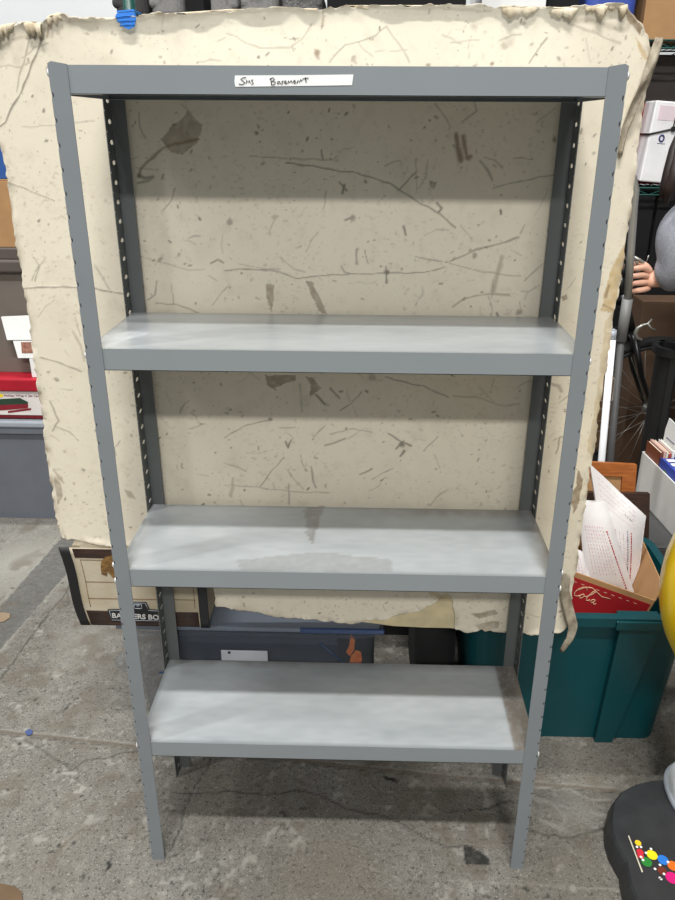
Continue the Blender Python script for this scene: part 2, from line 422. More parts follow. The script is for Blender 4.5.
def post(sx, back):
    """L-section post; the side flange is punched with holes"""
    b = MB(); bm = b.bm
    yc = D if back else 0.; sy = -1 if back else 1        # flange runs inwards from the corner
    xo = sx*W2; ztop = H+.002; pitch = .0381; nh = int((ztop-.02)/pitch)
    # flange facing front/back
    zl, zh = 0., ztop
    def slab(y0, y1, x0, x1): b.box((min(x0, x1), min(y0, y1), zl), (max(x0, x1), max(y0, y1), zh), 0)
    if back: slab(yc, yc-TH, xo, xo-sx*FL)
    else:
        # front flange with small half-round bites along the corner
        pr = [(xo-sx*FL, zl), (xo, zl)]
        for k in range(nh+1):
            zc = .02+k*pitch
            if zc > zh-.01: break
            for a in np.linspace(-90, 90, 7):
                pr.append((xo-sx*.0044*math.cos(math.radians(a)), zc+.0052*math.sin(math.radians(a))))
        pr += [(xo, zh), (xo-sx*.006, zh+.003), (xo-sx*FL, zh-.001)]
        b.prism([Vector((x, yc, z)) for x, z in pr], (0, TH, 0))
        for k in range(nh+1):                              # dark block behind each bite: the hole's dark inside put in as colour
            zc = .02+k*pitch
            if zc > zh-.01: break
            b.box((min(xo-sx*.0056, xo-sx*.0004), .0019, zc-.006), (max(xo-sx*.0056, xo-sx*.0004), .0065, zc+.006), 0, mi=1)
    # side flange, cut by round holes
    ya = yc+sy*TH; yb = yc+sy*.040; ym = yc+sy*.0145; hr = .0048; hl = .0105; N = 14
    for face_x in (xo, xo-sx*TH):
        z = 0.
        for k in range(nh+2):
            zc = .02+k*pitch; z1 = min(zc+pitch/2, ztop)
            if z >= ztop-1e-6: break
            if zc+hr > ztop-.004:
                b.quad([(face_x, ya, z), (face_x, yb, z), (face_x, yb, ztop), (face_x, ya, ztop)]); z = ztop; break
            sq = []; ci = []
            for j in range(N):
                a = 2*math.pi*j/N+math.pi/4; c, s = math.cos(a), math.sin(a); m = max(abs(c), abs(s))
                sq.append((face_x, ym+(yb-ym if c > 0 else ym-ya)*c/m if True else 0, zc+(z1-zc if s > 0 else zc-z)*s/m))
                ci.append((face_x, ym+sy*hl*c, zc+hr*s))
            for j in range(N):
                j2 = (j+1) % N; b.quad([sq[j], sq[j2], ci[j2], ci[j]])
            if face_x == xo:
                for j in range(N):
                    j2 = (j+1) % N; A, B2 = Vector(ci[j]), Vector(ci[j2]); o = Vector((-sx*TH, 0, 0)); b.quad([A, B2, B2+o, A+o])
            z = z1
    for yy in (ya, yb): b.quad([(xo, yy, 0), (xo-sx*TH, yy, 0), (xo-sx*TH, yy, ztop), (xo, yy, ztop)])
    for zz in (0, ztop): b.quad([(xo, ya, zz), (xo-sx*TH, ya, zz), (xo-sx*TH, yb, zz), (xo, yb, zz)])
    bmesh.ops.remove_doubles(bm, verts=bm.verts[:], dist=1e-5)
    return b.build('post', [m_post_shaded if back else m_post, m_hole_dark], unit)
for back in (0, 1):
    for sx in (-1, 1):
        p = post(sx, back)
        for zi, (z, lip) in enumerate(zip(ZS, LIPS)):
            for dz in ((-.012,) if zi == 0 else ((.008, -.03) if zi == 2 else (-.014,))):
                y = (D-.009) if back else .009
                b = MB(); c = Vector((sx*W2, y, z+dz))
                prof = [(.0055, 0), (.0075, .0006), (.0072, .0025), (.005, .0045), (.002, .0055)]
                b.lathe([(r, sx*h) for r, h in prof], c, 14, axis='X')
                b.build('bolt', m_bolt, p, 'bright zinc bolt head' if (zi == 0 and not back and sx < 0) else None)

def shelf(zt, lip, seed):
    x = W2-TH-.0006; y0, y1 = TH+.0004, D-TH-.0004; th = .0012; st = .006
    xs = np.linspace(-x, x, int(2*x/st)+1); ys = np.linspace(y0, y1, int((y1-y0)/st)+1)
    X, Y = np.meshgrid(xs, ys, indexing='ij'); P = Paint(X, Y)
    r = np.random.default_rng(seed)
    if seed == 3:      # second from the bottom
        f = lambda pts: [tuple(atz(px, py, zt)[:2]) for px, py in pts]
        P.poly(f([(304, 505), (324, 505), (318, 525), (312, 545), (306, 535)]), 0, .5); P.poly(f([(235, 560), (320, 552), (392, 560), (392, 572), (240, 570)]), 2, .25)
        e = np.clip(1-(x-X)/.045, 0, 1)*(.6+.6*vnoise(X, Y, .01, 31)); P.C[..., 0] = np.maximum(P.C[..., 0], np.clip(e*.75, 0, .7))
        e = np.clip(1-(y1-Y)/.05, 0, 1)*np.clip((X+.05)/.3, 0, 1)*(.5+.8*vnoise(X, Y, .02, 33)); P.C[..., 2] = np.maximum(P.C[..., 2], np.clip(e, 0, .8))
        e = ((X+x) < .09)*np.clip((vnoise(X, Y, .02, 35)-.45)*3, 0, 1)*.5*np.clip(1-(X+x)/.09, 0, 1); P.C[..., 1] = np.maximum(P.C[..., 1], e)
    if seed == 4:      # bottom
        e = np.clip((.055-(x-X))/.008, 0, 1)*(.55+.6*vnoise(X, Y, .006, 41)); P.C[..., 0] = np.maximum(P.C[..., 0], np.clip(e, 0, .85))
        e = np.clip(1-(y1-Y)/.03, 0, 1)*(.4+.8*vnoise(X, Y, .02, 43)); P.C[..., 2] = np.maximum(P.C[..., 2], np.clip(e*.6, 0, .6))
        for _ in range(5): P.line([(r.uniform(-.4, .4), r.uniform(y0, y1)) for _ in range(3)], .02, 1, .10, wob=3)
        P.line([(-.2, .16), (-.1, .05)], .01, 1, .12)
    if seed == 2:      # second from the top
        P.poly([(-x, .02), (-x, .09), (-x+.05, .13), (-x+.085, .12), (-x+.04, .03)], 1, .5)
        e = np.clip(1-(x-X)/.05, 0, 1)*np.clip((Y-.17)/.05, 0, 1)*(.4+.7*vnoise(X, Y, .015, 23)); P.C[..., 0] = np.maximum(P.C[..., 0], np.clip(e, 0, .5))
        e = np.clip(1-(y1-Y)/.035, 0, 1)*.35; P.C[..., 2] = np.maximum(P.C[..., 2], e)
    P.C[..., 1] = np.maximum(P.C[..., 1], np.clip((vnoise(X*.3, Y, .05, 50+seed)-.62)*.5, 0, .12))
    # pale scuffed haze; also puts the tops' overhead light into the colour
    ed_ = np.minimum(np.minimum(x-np.abs(X), Y-y0), y1-Y); haze_light = np.clip(ed_/.012, 0, 1)*(.34+.22*(vnoise(X*.35, Y, .05, 60+seed)-.5)+.12*(vnoise(X, Y*3, .03, 64+seed)-.5))
    P.C[..., 1] = np.maximum(P.C[..., 1], np.clip(haze_light, 0, .6)*(1-np.clip(P.C[..., 0]+P.C[..., 2], 0, 1)))
    for _ in range(14):
        q = (r.uniform(-x, x), r.uniform(y0, y1)); P.blob(q, r.uniform(.0035, .005), 0, .25)
    nx, ny = X.shape
    V = np.stack([X, Y, np.full_like(X, zt)], -1).reshape(-1, 3).tolist(); idx = np.arange(nx*ny).reshape(nx, ny)
    Fc = np.stack([idx[:-1, :-1], idx[1:, :-1], idx[1:, 1:], idx[:-1, 1:]], -1).reshape(-1, 4).tolist()
    C = P.C.reshape(-1, 4)
    b = MB()
    # rolled lips on four sides, returns at the bottom of front and back lip, underside sheet and a stiffening channel
    for (ya, yb) in ((y0, y0+th), (y1-th, y1)):
        b.box((-x, ya, zt-lip), (x, yb, zt-.0001), 0)
    b.box((-x, y0, zt-lip), (x, y0+.012, zt-lip+th), 0); b.box((-x, y1-.012, zt-lip), (x, y1, zt-lip+th), 0)
    for s in (-1, 1):
        xa, xb = sorted((s*x, s*(x-th))); b.box((xa, y0, zt-lip), (xb, y1, zt-.0001), 0)
    b.box((-x+.002, y0+.002, zt-.003), (x-.002, y1-.002, zt-.0012), 0)
    b.box((-x+.004, .13, zt-.022), (x-.004, .15, zt-.003), .002)
    me = bpy.data.meshes.new('shelf'); b.bm.to_mesh(me); b.bm.free()
    n = len(V); V += [tuple(v.co) for v in me.vertices]; Fc += [[i+n for i in p.vertices] for p in me.polygons]
    k = len(me.vertices); bpy.data.meshes.remove(me)
    me = bpy.data.meshes.new('shelf'); me.from_pydata(V, [], Fc); me.update()
    set_wear(me, np.concatenate([C, np.zeros((k, 4), np.float32)]))
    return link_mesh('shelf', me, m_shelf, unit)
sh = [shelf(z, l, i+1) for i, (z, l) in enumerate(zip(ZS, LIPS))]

# handwritten tape label on the top shelf's front lip
yl = TH+.0004
def lip_pt(px, py, off=0.): p = at(px, py, yl); return Vector((p.x, yl-off, p.z))
b = MB(); b.prism([lip_pt(*q, .0004) for q in ((235, 75.5), (300, 75.2), (353.5, 74.5), (352, 85.2), (300, 86), (235.5, 86.8), (234.5, 82))], (0, -.0003, 0))
tape_label = b.build('label_tape', m_white, unit, 'white tape label with handwritten black words')
LQ = lambda x, y: lip_pt(220+x/4.5, 60+y/4.5, .0011)
strokes = [
 [(118, 78), (104, 79), (93, 87), (104, 94), (113, 102), (102, 110), (84, 107)], [(118, 106), (121, 90), (127, 103), (131, 90), (136, 104)], [(149, 88), (140, 92), (147, 98), (151, 105), (141, 109)],
 [(228, 82), (233, 113)], [(223, 85), (240, 79), (247, 87), (234, 95), (251, 100), (248, 109), (230, 113)],
 [(269, 96), (259, 97), (257, 106), (265, 107), (270, 97), (273, 108)], [(286, 93), (277, 97), (284, 101), (282, 107), (275, 107)],
 [(290, 101), (300, 98), (296, 92), (289, 97), (292, 106), (303, 105)], [(306, 106), (309, 93), (314, 103), (320, 92), (326, 104)],
 [(330, 99), (341, 96), (337, 90), (330, 95), (333, 104), (344, 102)], [(348, 104), (351, 91), (358, 101), (363, 88), (370, 96)], [(384, 78), (388, 101)], [(370, 85), (399, 80)]]
for W in (strokes[:3], strokes[3:]):
    b = MB()
    for q_ in W: b.tube([LQ(*p) for p in q_], .00085, 6, flat=.5)
    b.build('handwritten_word', m_ink, tape_label)

# ------------------------------------------------------------------ big cream board behind the unit
FACE = [(-7, 30), (5, 26), (20, 23), (45, 22), (51, 16), (66, 14), (72, 18), (100, 17), (125, 18), (160, 14.5), (200, 12), (230, 10), (300, 8), (322, 9), (345, 5), (400, 6), (450, 4.5), (500, 6), (560, 8), (600, 4), (622, 3), (632, 13), (640, 21), (648, 34), (650, 50), (647, 65), (644, 90), (640, 130), (634, 180), (628, 225), (621, 275), (614, 310), (609, 345), (602, 390), (596, 430), (590, 470), (583, 515), (577, 560), (571, 600), (566, 625), (560, 632), (545, 631), (530, 633), (505, 631), (480, 628), (468, 631), (454, 627), (452, 600), (446, 593), (436, 602), (425, 607), (412, 613), (400, 614), (385, 618), (365, 621), (352, 623), (330, 620), (308, 618), (280, 615), (258, 611), (240, 609), (225, 606), (215, 605), (214, 548), (116, 545), (62, 538.5), (57, 525), (53, 490), (47, 450), (42, 410), (37, 375), (30, 320), (25, 290), (16, 240), (10, 190), (4, 150), (-2, 130), (-8, 110), (-10, 60)]
def bxz(pts): return [(atb(*p).x, atb(*p).z) for p in pts]
m_face = mat_worn('worn_cream_facing', (222, 213, 193), [(78, 69, 58), (192, 166, 118), (158, 145, 126), (126, 104, 78)], rough=.55, var=.025, scale=4, bump=.1, spec=.35, fine=60,
                  broad=[(2.5, .45, .75, .35, (212, 202, 180)), (11., .56, .75, .25, (196, 185, 165)), (34., .56, .74, .22, (186, 174, 152))],
                  speck=[(70., .70, .74, .55, (150, 136, 118)), (160., .72, .76, .5, (120, 106, 92))])
board = thing('display_board', 'large worn cream board with torn edges, leaning behind the grey shelving', 'board', (0, .31, .48))
def make_facing():
    poly = bxz(FACE); st = .0022
    xs = np.arange(min(p[0] for p in poly)-.01, max(p[0] for p in poly)+.01, st); zs = np.arange(min(p[1] for p in poly)-.01, max(p[1] for p in poly)+.01, st)
    X, Z = np.meshgrid(xs, zs, indexing='ij'); P = Paint(X, Z)
    f = bxz
    L = lambda pts, w=.0018, ch=0, a=.75: P.line(f(pts), max(.0013, w*.75), ch, a*.85, wob=.6)
    G = lambda pts, ch=2, a=.6: P.poly(f(pts), ch, a)
    K = lambda q, r=.004, ch=0, a=.8, s=.5: P.blob(f([q])[0], r*.8, ch, a*.85, s)
    # folds, cracks
    L([(46, 30), (42, 40), (35, 60), (25, 85), (22, 92), (12, 108), (7, 122), (0, 127)], .0028, 0, .8); L([(31, 36), (25, 62), (21, 72), (17, 92)], .002, 0, .55)
    L([(0, 68), (10, 65), (20, 68), (34, 62)], .002, 0, .4); L([(28, 39), (45, 36)], .003, 0, .6); L([(0, 50), (15, 40), (30, 37), (46, 28)], .005, 2, .5)
    L([(52, 17), (49, 30), (48, 37)], .004, 3, .8); L([(55, 20), (70, 22), (110, 22), (125, 20)], .003, 2, .5)
    L([(140, 21), (180, 17), (230, 14), (290, 11), (318, 14)], .003, 2, .5); L([(323, 12), (322, 28)], .003, 3, .6); L([(323, 13), (360, 8), (450, 10), (490, 12)], .003, 2, .5)
    L([(25, 288), (45, 287), (62, 286), (95, 288), (125, 293)], .0022, 0, .7); L([(10, 183), (30, 190), (55, 201)], .0018, 0, .65); L([(34, 257), (40, 266), (36, 281)], .002, 0, .6); L([(46, 257), (38, 268), (33, 280)], .002, 0, .5)
    L([(42, 357), (60, 362), (82, 371)], .0025, 0, .6); L([(74, 331), (82, 345), (85, 360)], .004, 2, .6); L([(55, 425), (70, 431), (80, 440)], .002, 0, .6); L([(50, 400), (60, 420), (53, 430)], .003, 0, .6)
    L([(95, 265), (105, 280), (112, 292)], .002, 0, .45); L([(23, 127), (60, 125), (95, 121)], .0012, 0, .35)
    # big stain top left with its curved tail
    G([(188, 111), (202, 125), (197, 143), (184, 155), (172, 153), (160, 140), (172, 128)], 2, .75); L([(188, 111), (202, 125)], .003, 0, .5); L([(182, 104), (190, 113)], .0015, 0, .5)
    L([(199, 139), (180, 143), (165, 148), (150, 160), (141, 170), (139, 177)], .0042, 3, .75); L([(139, 176), (146, 179), (153, 177)], .004, 0, .7); L([(153, 178), (148, 182), (138, 183)], .003, 0, .6)
    L([(285, 163), (310, 166), (335, 170), (358, 173), (382, 180), (400, 190), (420, 203), (440, 214), (455, 228)], .0022, 0, .75); L([(250, 156), (282, 158), (322, 160), (338, 160)], .002, 0, .5); L([(322, 150), (323, 160)], .0022, 0, .7)
    L([(398, 190), (416, 172)], .0026, 0, .6); L([(416, 158), (416, 193)], .0012, 0, .5); L([(434, 103), (445, 118), (450, 128)], .0022, 0, .5); L([(462, 122), (476, 111)], .0022, 0, .5)
    L([(456, 134), (457, 148), (460, 159)], .0075, 3, .95); L([(463, 136), (465, 148), (467, 158), (470, 155)], .006, 3, .9)
    L([(480, 161), (488, 172), (492, 180)], .003, 0, .6); L([(493, 188), (520, 181), (552, 175)], .0016, 0, .6); L([(513, 158), (532, 159)], .0014, 0, .5); L([(536, 123), (556, 108)], .0016, 0, .4)
    L([(225, 270), (250, 269), (270, 270), (300, 278), (320, 276), (345, 274), (385, 273), (425, 272), (445, 267)], .002, 0, .7); K((386, 273), .010, 0, .9); L([(386, 266), (386, 282)], .003, 0, .8)
    G([(265, 282), (275, 284), (274, 300), (271, 313), (267, 300)], 2, .8); G([(307, 281), (313, 284), (320, 296), (326, 314), (321, 313), (311, 295)], 2, .85); L([(308, 282), (315, 292)], .002, 0, .6)
    L([(213, 305), (222, 292), (231, 284)], .0012, 0, .5); L([(415, 256), (436, 260), (450, 263)], .002, 0, .6); L([(157, 303), (175, 304), (190, 308), (202, 314)], .002, 0, .6); L([(148, 300), (156, 295), (157, 281)], .0025, 0, .6); L([(172, 284), (174, 303)], .0015, 0, .5)
    L([(140, 256), (170, 264), (190, 270), (205, 268)], .002, 0, .35); L([(238, 264), (260, 268), (280, 269)], .0015, 0, .4); K((162, 259), .008, 0, .6); K((180, 255), .006, 0, .5); L([(212, 262), (218, 259), (223, 262)], .003, 0, .7)
    L([(365, 250), (368, 263)], .002, 0, .7); L([(357, 249), (357, 263)], .004, 0, .6); L([(306, 252), (312, 240), (318, 232)], .0012, 0, .4); L([(403, 226), (406, 234)], .003, 0, .8)
    L([(345, 185), (343, 192)], .004, 0, .8); L([(340, 182), (347, 190)], .003, 0, .8); K((333, 140), .005); K((257, 133), .006); K((290, 112), .004); K((346, 113), .005); K((365, 181), .005); K((425, 129), .004); K((429, 121), .004); K((421, 157), .003); K((351, 219), .009, 0, .6)
    G([(428, 181), (437, 183), (434, 190), (430, 188)], 0, .5); L([(436, 203), (441, 208), (438, 212)], .003, 0, .8); L([(345, 220), (353, 217)], .003, 0, .7); K((276, 216), .01, 2, .6); K((231, 220), .008, 0, .6)
    # below second shelf
    L([(225, 437), (240, 428), (255, 422), (270, 419)], .002, 0, .6); K((269, 418), .008, 0, .7); L([(388, 433), (398, 439), (411, 445)], .0032, 0, .85); K((402, 444), .012, 0, .85); L([(396, 448), (404, 440)], .003, 0, .8); L([(424, 450), (438, 436)], .0018, 0, .6)
    G([(265, 374), (296, 374), (295, 380), (275, 386), (278, 390), (268, 384)], 2, .85); G([(306, 374), (312, 377), (322, 388), (316, 392), (310, 397), (311, 384)], 2, .85); L([(316, 394), (326, 404)], .0035, 0, .8); L([(330, 388), (340, 398)], .003, 0, .7)
    L([(385, 376), (410, 383), (425, 386), (448, 396)], .002, 0, .7); L([(340, 410), (352, 402), (362, 391)], .002, 0, .6); L([(313, 437), (325, 425)], .002, 0, .55); L([(300, 383), (302, 410)], .0018, 0, .5); L([(325, 445), (345, 438)], .003, 0, .6); L([(286, 441), (288, 447), (292, 439)], .003, 0, .8)
    L([(453, 395), (480, 397), (500, 405), (520, 403)], .003, 2, .6); L([(478, 385), (495, 402)], .002, 2, .6); K((372, 376), .012, 2, .7); L([(330, 433), (355, 428), (372, 432)], .002, 0, .5)
    # below third shelf / between
    L([(260, 486), (272, 470), (284, 457)], .0018, 0, .6); L([(312, 466), (313, 478), (316, 487)], .003, 0, .6); L([(225, 484), (260, 487), (290, 491), (330, 492)], .0018, 0, .5); L([(289, 484), (290, 503)], .003, 0, .6); L([(360, 474), (372, 468)], .003, 0, .7); L([(372, 478), (392, 468)], .002, 0, .6)
    L([(231, 495), (234, 478)], .006, 2, .6); L([(400, 455), (404, 450)], .005, 0, .8); K((307, 469), .006, 0, .6)
    # right part
    L([(450, 261), (475, 250), (500, 243), (518, 237)], .003, 0, .6); L([(453, 306), (463, 299), (475, 295), (492, 293), (508, 295)], .003, 2, .8); L([(501, 258), (497, 275), (493, 290)], .008, 2, .7); K((473, 256), .009, 0, .6); K((519, 312), .012, 0, .6); L([(497, 312), (499, 320)], .004, 0, .8)
    L([(520, 233), (525, 225)], .002, 0, .5); L([(450, 263), (485, 272), (520, 276)], .0015, 0, .5); L([(460, 225), (472, 240)], .002, 0, .4); G([(561, 297), (567, 294), (568, 299), (563, 302)], 3, .6); L([(551, 383), (558, 385), (561, 391)], .005, 2, .8); L([(556, 452), (560, 436)], .003, 0, .7); L([(553, 440), (564, 435)], .002, 0, .6)
    # left of back post near second/third shelf
    G([(125, 488), (132, 490), (137, 498), (130, 497)], 2, .6); K((60, 478), .012, 3, .5); L([(55, 470), (64, 482)], .004, 3, .6); G([(55, 476), (60, 482), (64, 494), (58, 505)], 2, .7)
    # top strip
    L([(228, 34), (237, 37), (246, 43), (260, 48), (290, 48), (302, 40), (312, 25)], .0018, 2, .7); L([(330, 62), (338, 52), (345, 45), (352, 44), (375, 36), (387, 27), (393, 38), (403, 50), (410, 62)], .0018, 0, .5); L([(375, 52), (392, 51), (407, 51)], .0015, 0, .35); K((318, 54), .011, 3, .9); G([(351, 57), (356, 56), (357, 65), (352, 63)], 2, .7)
    L([(528, 63), (538, 50), (547, 38)], .0022, 0, .6); K((510, 42), .020, 3, .4, 1.); K((505, 47), .012, 3, .5); K((473, 27), .013, 3, .5, 1.); L([(560, 20), (580, 28), (600, 36), (620, 43)], .003, 2, .6); L([(450, 42), (478, 41)], .0018, 0, .4); L([(586, 38), (590, 62)], .0012, 0, .3)
    L([(560, 18), (600, 24), (625, 30), (632, 20)], .006, 2, .5); G([(622, 10), (628, 10), (642, 26), (640, 34), (632, 26)], 3, .85); G([(634, 36), (643, 50), (648, 62), (642, 58), (636, 46)], 1, .8)
    # right margin, tan water stain
    G([(627, 240), (621, 275), (612, 312), (601, 311), (605, 292), (612, 268), (620, 250)], 1, .75); L([(609, 285), (606, 296)], .004, 3, .8); L([(603, 304), (613, 309)], .003, 3, .8); G([(612, 312), (609, 345), (602, 390), (596, 430), (592, 455), (586, 450), (592, 420), (600, 365), (605, 320)], 1, .45)
    G([(577, 470), (583, 478), (579, 500), (573, 512), (570, 500), (575, 485)], 3, .7)
    # lower flaps
    G([(470, 613), (495, 609), (498, 613), (478, 617)], 2, .8); G([(474, 624), (492, 619), (499, 620), (497, 627), (480, 628)], 2, .7); K((365, 603), .012, 2, .5, 1.); L([(450, 595), (448, 610), (452, 625)], .003, 0, .4); L([(430, 590), (444, 600)], .01, 1, .7)
    for q in ((48, 70), (110, 137), (30, 330), (60, 340), (42, 392), (65, 450), (85, 470), (95, 430), (50, 372), (58, 380)): K(q, rng.uniform(.004, .009), 0 if rng.random() < .5 else 2, .6)
    # grime along the left edge and random wear
    dl = np.full(X.shape, 9.)
    for i in range(len(poly)):
        a, c = poly[i], poly[(i+1) % len(poly)]; d, _ = seg_dist(X, Z, a, c); dl = np.minimum(dl, d)
    edge = np.clip(1-dl/.018, 0, 1)*np.clip(vnoise(X, Z, .015, 61)*1.6-.5, 0, 1); P.C[..., 2] = np.maximum(P.C[..., 2], edge*.7)
    edge = np.clip(1-dl/.007, 0, 1)*np.clip(vnoise(X, Z, .02, 62)*2.-.7, 0, 1); P.C[..., 3] = np.maximum(P.C[..., 3], edge*.7)
    x0, x1, z0, z1 = X.min(), X.max(), Z.min(), Z.max()
    for _ in range(330):
        q = np.array((rng.uniform(x0, x1), rng.uniform(z0, z1))); a = rng.uniform(0, 6.28); l = rng.uniform(.001, .007)
        P.line([tuple(q), tuple(q+l*np.array((math.cos(a), math.sin(a))))], rng.uniform(.0012, .0028), 0 if rng.random() < .75 else 3, rng.uniform(.35, .85))
    for _ in range(130):
        q = np.array((rng.uniform(x0, x1), rng.uniform(z0, z1))); a = rng.uniform(0, 6.28); l = rng.uniform(.015, .06); k = rng.uniform(-.6, .6)
        P.line([tuple(q), tuple(q+.5*l*np.array((math.cos(a), math.sin(a)))), tuple(q+l*np.array((math.cos(a+k*.5), math.sin(a+k*.5))))], rng.uniform(.0009, .0018), 0, rng.uniform(.2, .5))
    for _ in range(60): P.blob((rng.uniform(x0, x1), rng.uniform(z0, z1)), rng.uniform(.01, .05), 2 if rng.random() < .6 else 3, rng.uniform(.05, .14), 1.)
    n1 = vnoise(X, Z, .006, 90); n2 = vnoise(X*.6, Z, .0045, 91); n3 = vnoise(X, Z, .12, 92)
    P.C[..., 2] = np.maximum(P.C[..., 2], np.clip((n1*n2-.42)*2.2, 0, 1)*np.clip(n3*1.8-.45, 0, 1)*.5)
    P.C[..., 0] = np.maximum(P.C[..., 0], np.clip((vnoise(X*2.2, Z, .0045, 93)*vnoise(X, Z*1.7, .0052, 94)-.64)*4, 0, 1)*np.clip(vnoise(X, Z, .07, 95)*2-.6, 0, 1)*.7)
    # keep what lies inside the torn outline
    rx = (vnoise(X, Z, .011, 71)-.5)*.005+(vnoise(X, Z, .035, 73)-.5)*.005; rz = (vnoise(X, Z, .011, 72)-.5)*.006+(vnoise(X, Z, .035, 74)-.5)*.006
    ins = inside(X+rx, Z+rz, poly)
    # relief: folds stand proud, rims curl forward
    ztop = Z.max()
    dY = -.0012*P.C[..., 0]*(P.C[..., 0] > .5) - .0025*(vnoise(X, Z, .25, 80)-.5)
    topz = np.interp(xs, [p[0] for p in bxz(FACE[:21])], [p[1] for p in bxz(FACE[:21])])[:, None]
    cur = np.clip(1-(topz-Z)/.03, 0, 1); dY -= cur*cur*(.004+.016*np.clip(vnoise(X, Z, .03, 81)-.25, 0, 1))
    dY -= np.clip(1-dl/.02, 0, 1)**2*.008*vnoise(X, Z, .03, 82)
    Yv = B0+BK*(Z-.44)-.0045+dY
    nx, nz = X.shape; keep = ins[:-1, :-1] & ins[1:, :-1] & ins[1:, 1:] & ins[:-1, 1:]
    idx = np.arange(nx*nz).reshape(nx, nz)
    Fc = np.stack([idx[:-1, :-1], idx[1:, :-1], idx[1:, 1:], idx[:-1, 1:]], -1)[keep]
    used = np.unique(Fc); remap = -np.ones(nx*nz, int); remap[used] = np.arange(len(used)); Fc = remap[Fc]
    V = np.stack([X, Yv, Z], -1).reshape(-1, 3)[used]; C = P.C.reshape(-1, 4)[used]
    # thickness skirt along the torn border
    ed = {}
    for q in Fc.tolist():
        for i in range(4):
            a, c = q[i], q[(i+1) % 4]; k = (min(a, c), max(a, c)); ed[k] = None if k in ed else (a, c)
    bd = [e for e in ed.values() if e]; bv = sorted({v for e in bd for v in e}); mp = {v: len(V)+i for i, v in enumerate(bv)}
    nb = {}
    for a, c in bd: nb.setdefault(a, []).append(c); nb.setdefault(c, []).append(a)
    bi = np.array(bv); pr = np.array([[nb[v][0], nb[v][-1]] for v in bv])
    for _ in range(4): V[bi] = .4*V[bi]+.3*(V[pr[:, 0]]+V[pr[:, 1]])
    VB = V[bv].copy(); VB[:, 1] = np.maximum(VB[:, 1]+.003, B0+BK*(VB[:, 2]-.44)-.001)
    CB = C[bv].copy(); CB[:, 3] = np.maximum(CB[:, 3], .35)
    V = np.concatenate([V, VB]); C = np.concatenate([C, CB])
    faces = Fc.tolist()+[[c, a, mp[a], mp[c]] for a, c in bd]
    me = bpy.data.meshes.new('facing'); me.from_pydata(V.tolist(), [], faces); me.update(); me.shade_smooth()
    set_wear(me, C)
    link_mesh('facing', me, m_face, board)
make_facing()
CORE = [p for p in FACE]
i0 = CORE.index((454, 627)); i1 = CORE.index((330, 620))
CORE = CORE[:i0] + [(452, 628), (425, 627.5), (395, 626), (365, 622)] + CORE[i1:]
cx_, cy_ = 320, 310
CORE = [(x+(1.8 if x < cx_ else -1.8), y+(2.2 if y < cy_ else (-1.2 if y < 622 or x > 455 else 0))) for x, y in CORE]
b = MB(); b.prism([atb(*p) for p in CORE], (0, .03, 0)); b.build('core', m_tan, board, 'tan foam core showing under the torn facing')
# blue tape wrapped over the top edge, rag strips of old tape on the right side
tp = [(118, 18), (120, 14.5), (137, 13), (139, 18), (137, 28), (131, 30.5), (126, 28)]
b = MB()
P3 = [atb(*p)+Vector((0, -.018, 0)) for p in tp]; b.prism(P3, (0, .003, 0))
P4 = [atb(*p)+Vector((0, -.018, .002)) for p in ((120, 15), (137, 13.5))]; b.prism([P4[0], P4[1], P4[1]+Vector((0, .05, 0)), P4[0]+Vector((0, .05, 0))], (0, 0, .003))
for k, (xa, ya, xb, yb) in enumerate(((119, 19, 138, 17), (120, 23, 138, 22), (123, 27, 137, 26))): b.tube([atb(xa, ya)+Vector((0, -.018, 0)), atb((xa+xb)/2, (ya+yb)/2-1)+Vector((0, -.019, 0)), atb(xb, yb)+Vector((0, -.018, 0))], .0013, 6)
b.build('blue_tape', m_blue_tape, board, 'crumpled blue masking tape over the top edge')
m_rag = mat('old_grey_tape', (178, 168, 148), .8, c2=(112, 100, 84), scale=30, bump=.6)
def rag(pts, w, name='tape_strip', label=None):
    b = MB(); P = [atb(px, py)+Vector((0, -.012-o, 0)) for px, py, o in pts]; n = len(P)
    def fn(u, v):
        i = min(int(u*(n-1)), n-2); t = u*(n-1)-i; p = P[i].lerp(P[i+1], t); d = (P[min(i+2, n-1)]-P[max(i-1, 0)]).normalized(); s = d.cross(Vector((0, 1, 0))).normalized()
        ww = w*(.55+.45*math.sin(3.1*min(1, u*1.1+.1)))
        return p+s*ww*(v-.5)+Vector((0, .006*math.sin(9*u+5*v), 0))
    b.grid(24, 4, fn, thick=(0, .0012, 0)); return b.build(name, m_rag, board, label)
rag([(657, 38, .0), (650, 60, .008), (642, 82, .010), (631, 105, .006), (623, 130, .0), (619, 155, .0)], .019, label='crumpled strip of old grey tape at the top right edge')
rag([(565, 572, .0), (563, 588, .005), (566, 602, .010), (570, 618, .016), (567, 632, .018), (560, 645, .014)], .026, label='torn strip of old tape hanging at the bottom right corner')
m_flap = mat('torn_paper_backing', (164, 148, 120), .85, c2=(214, 203, 180), scale=30, bump=.5)
def curl(pts, h, seed, nm='torn_flap'):
    r = random.Random(seed); b = MB(); P = [atb(px, py) for px, py in pts]; n = len(P); L_ = abs(pts[-1][0]-pts[0][0])
    def fn(u, v):
        i = min(int(u*(n-1)), n-2); t = u*(n-1)-i; p = P[i].lerp(P[i+1], t); a = v*2.6; g = u*L_; k = .55+.35*math.sin(g*.17+seed)+.2*math.sin(g*.39+seed*2)+.1*math.sin(g*1.1)
        return p+Vector((0, -.008-h*.5*math.sin(a)*k, -h*.55*(1-math.cos(a))*k))
    b.grid(60, 6, fn, thick=(0, .0012, .0006)); b.build(nm, m_flap, board)
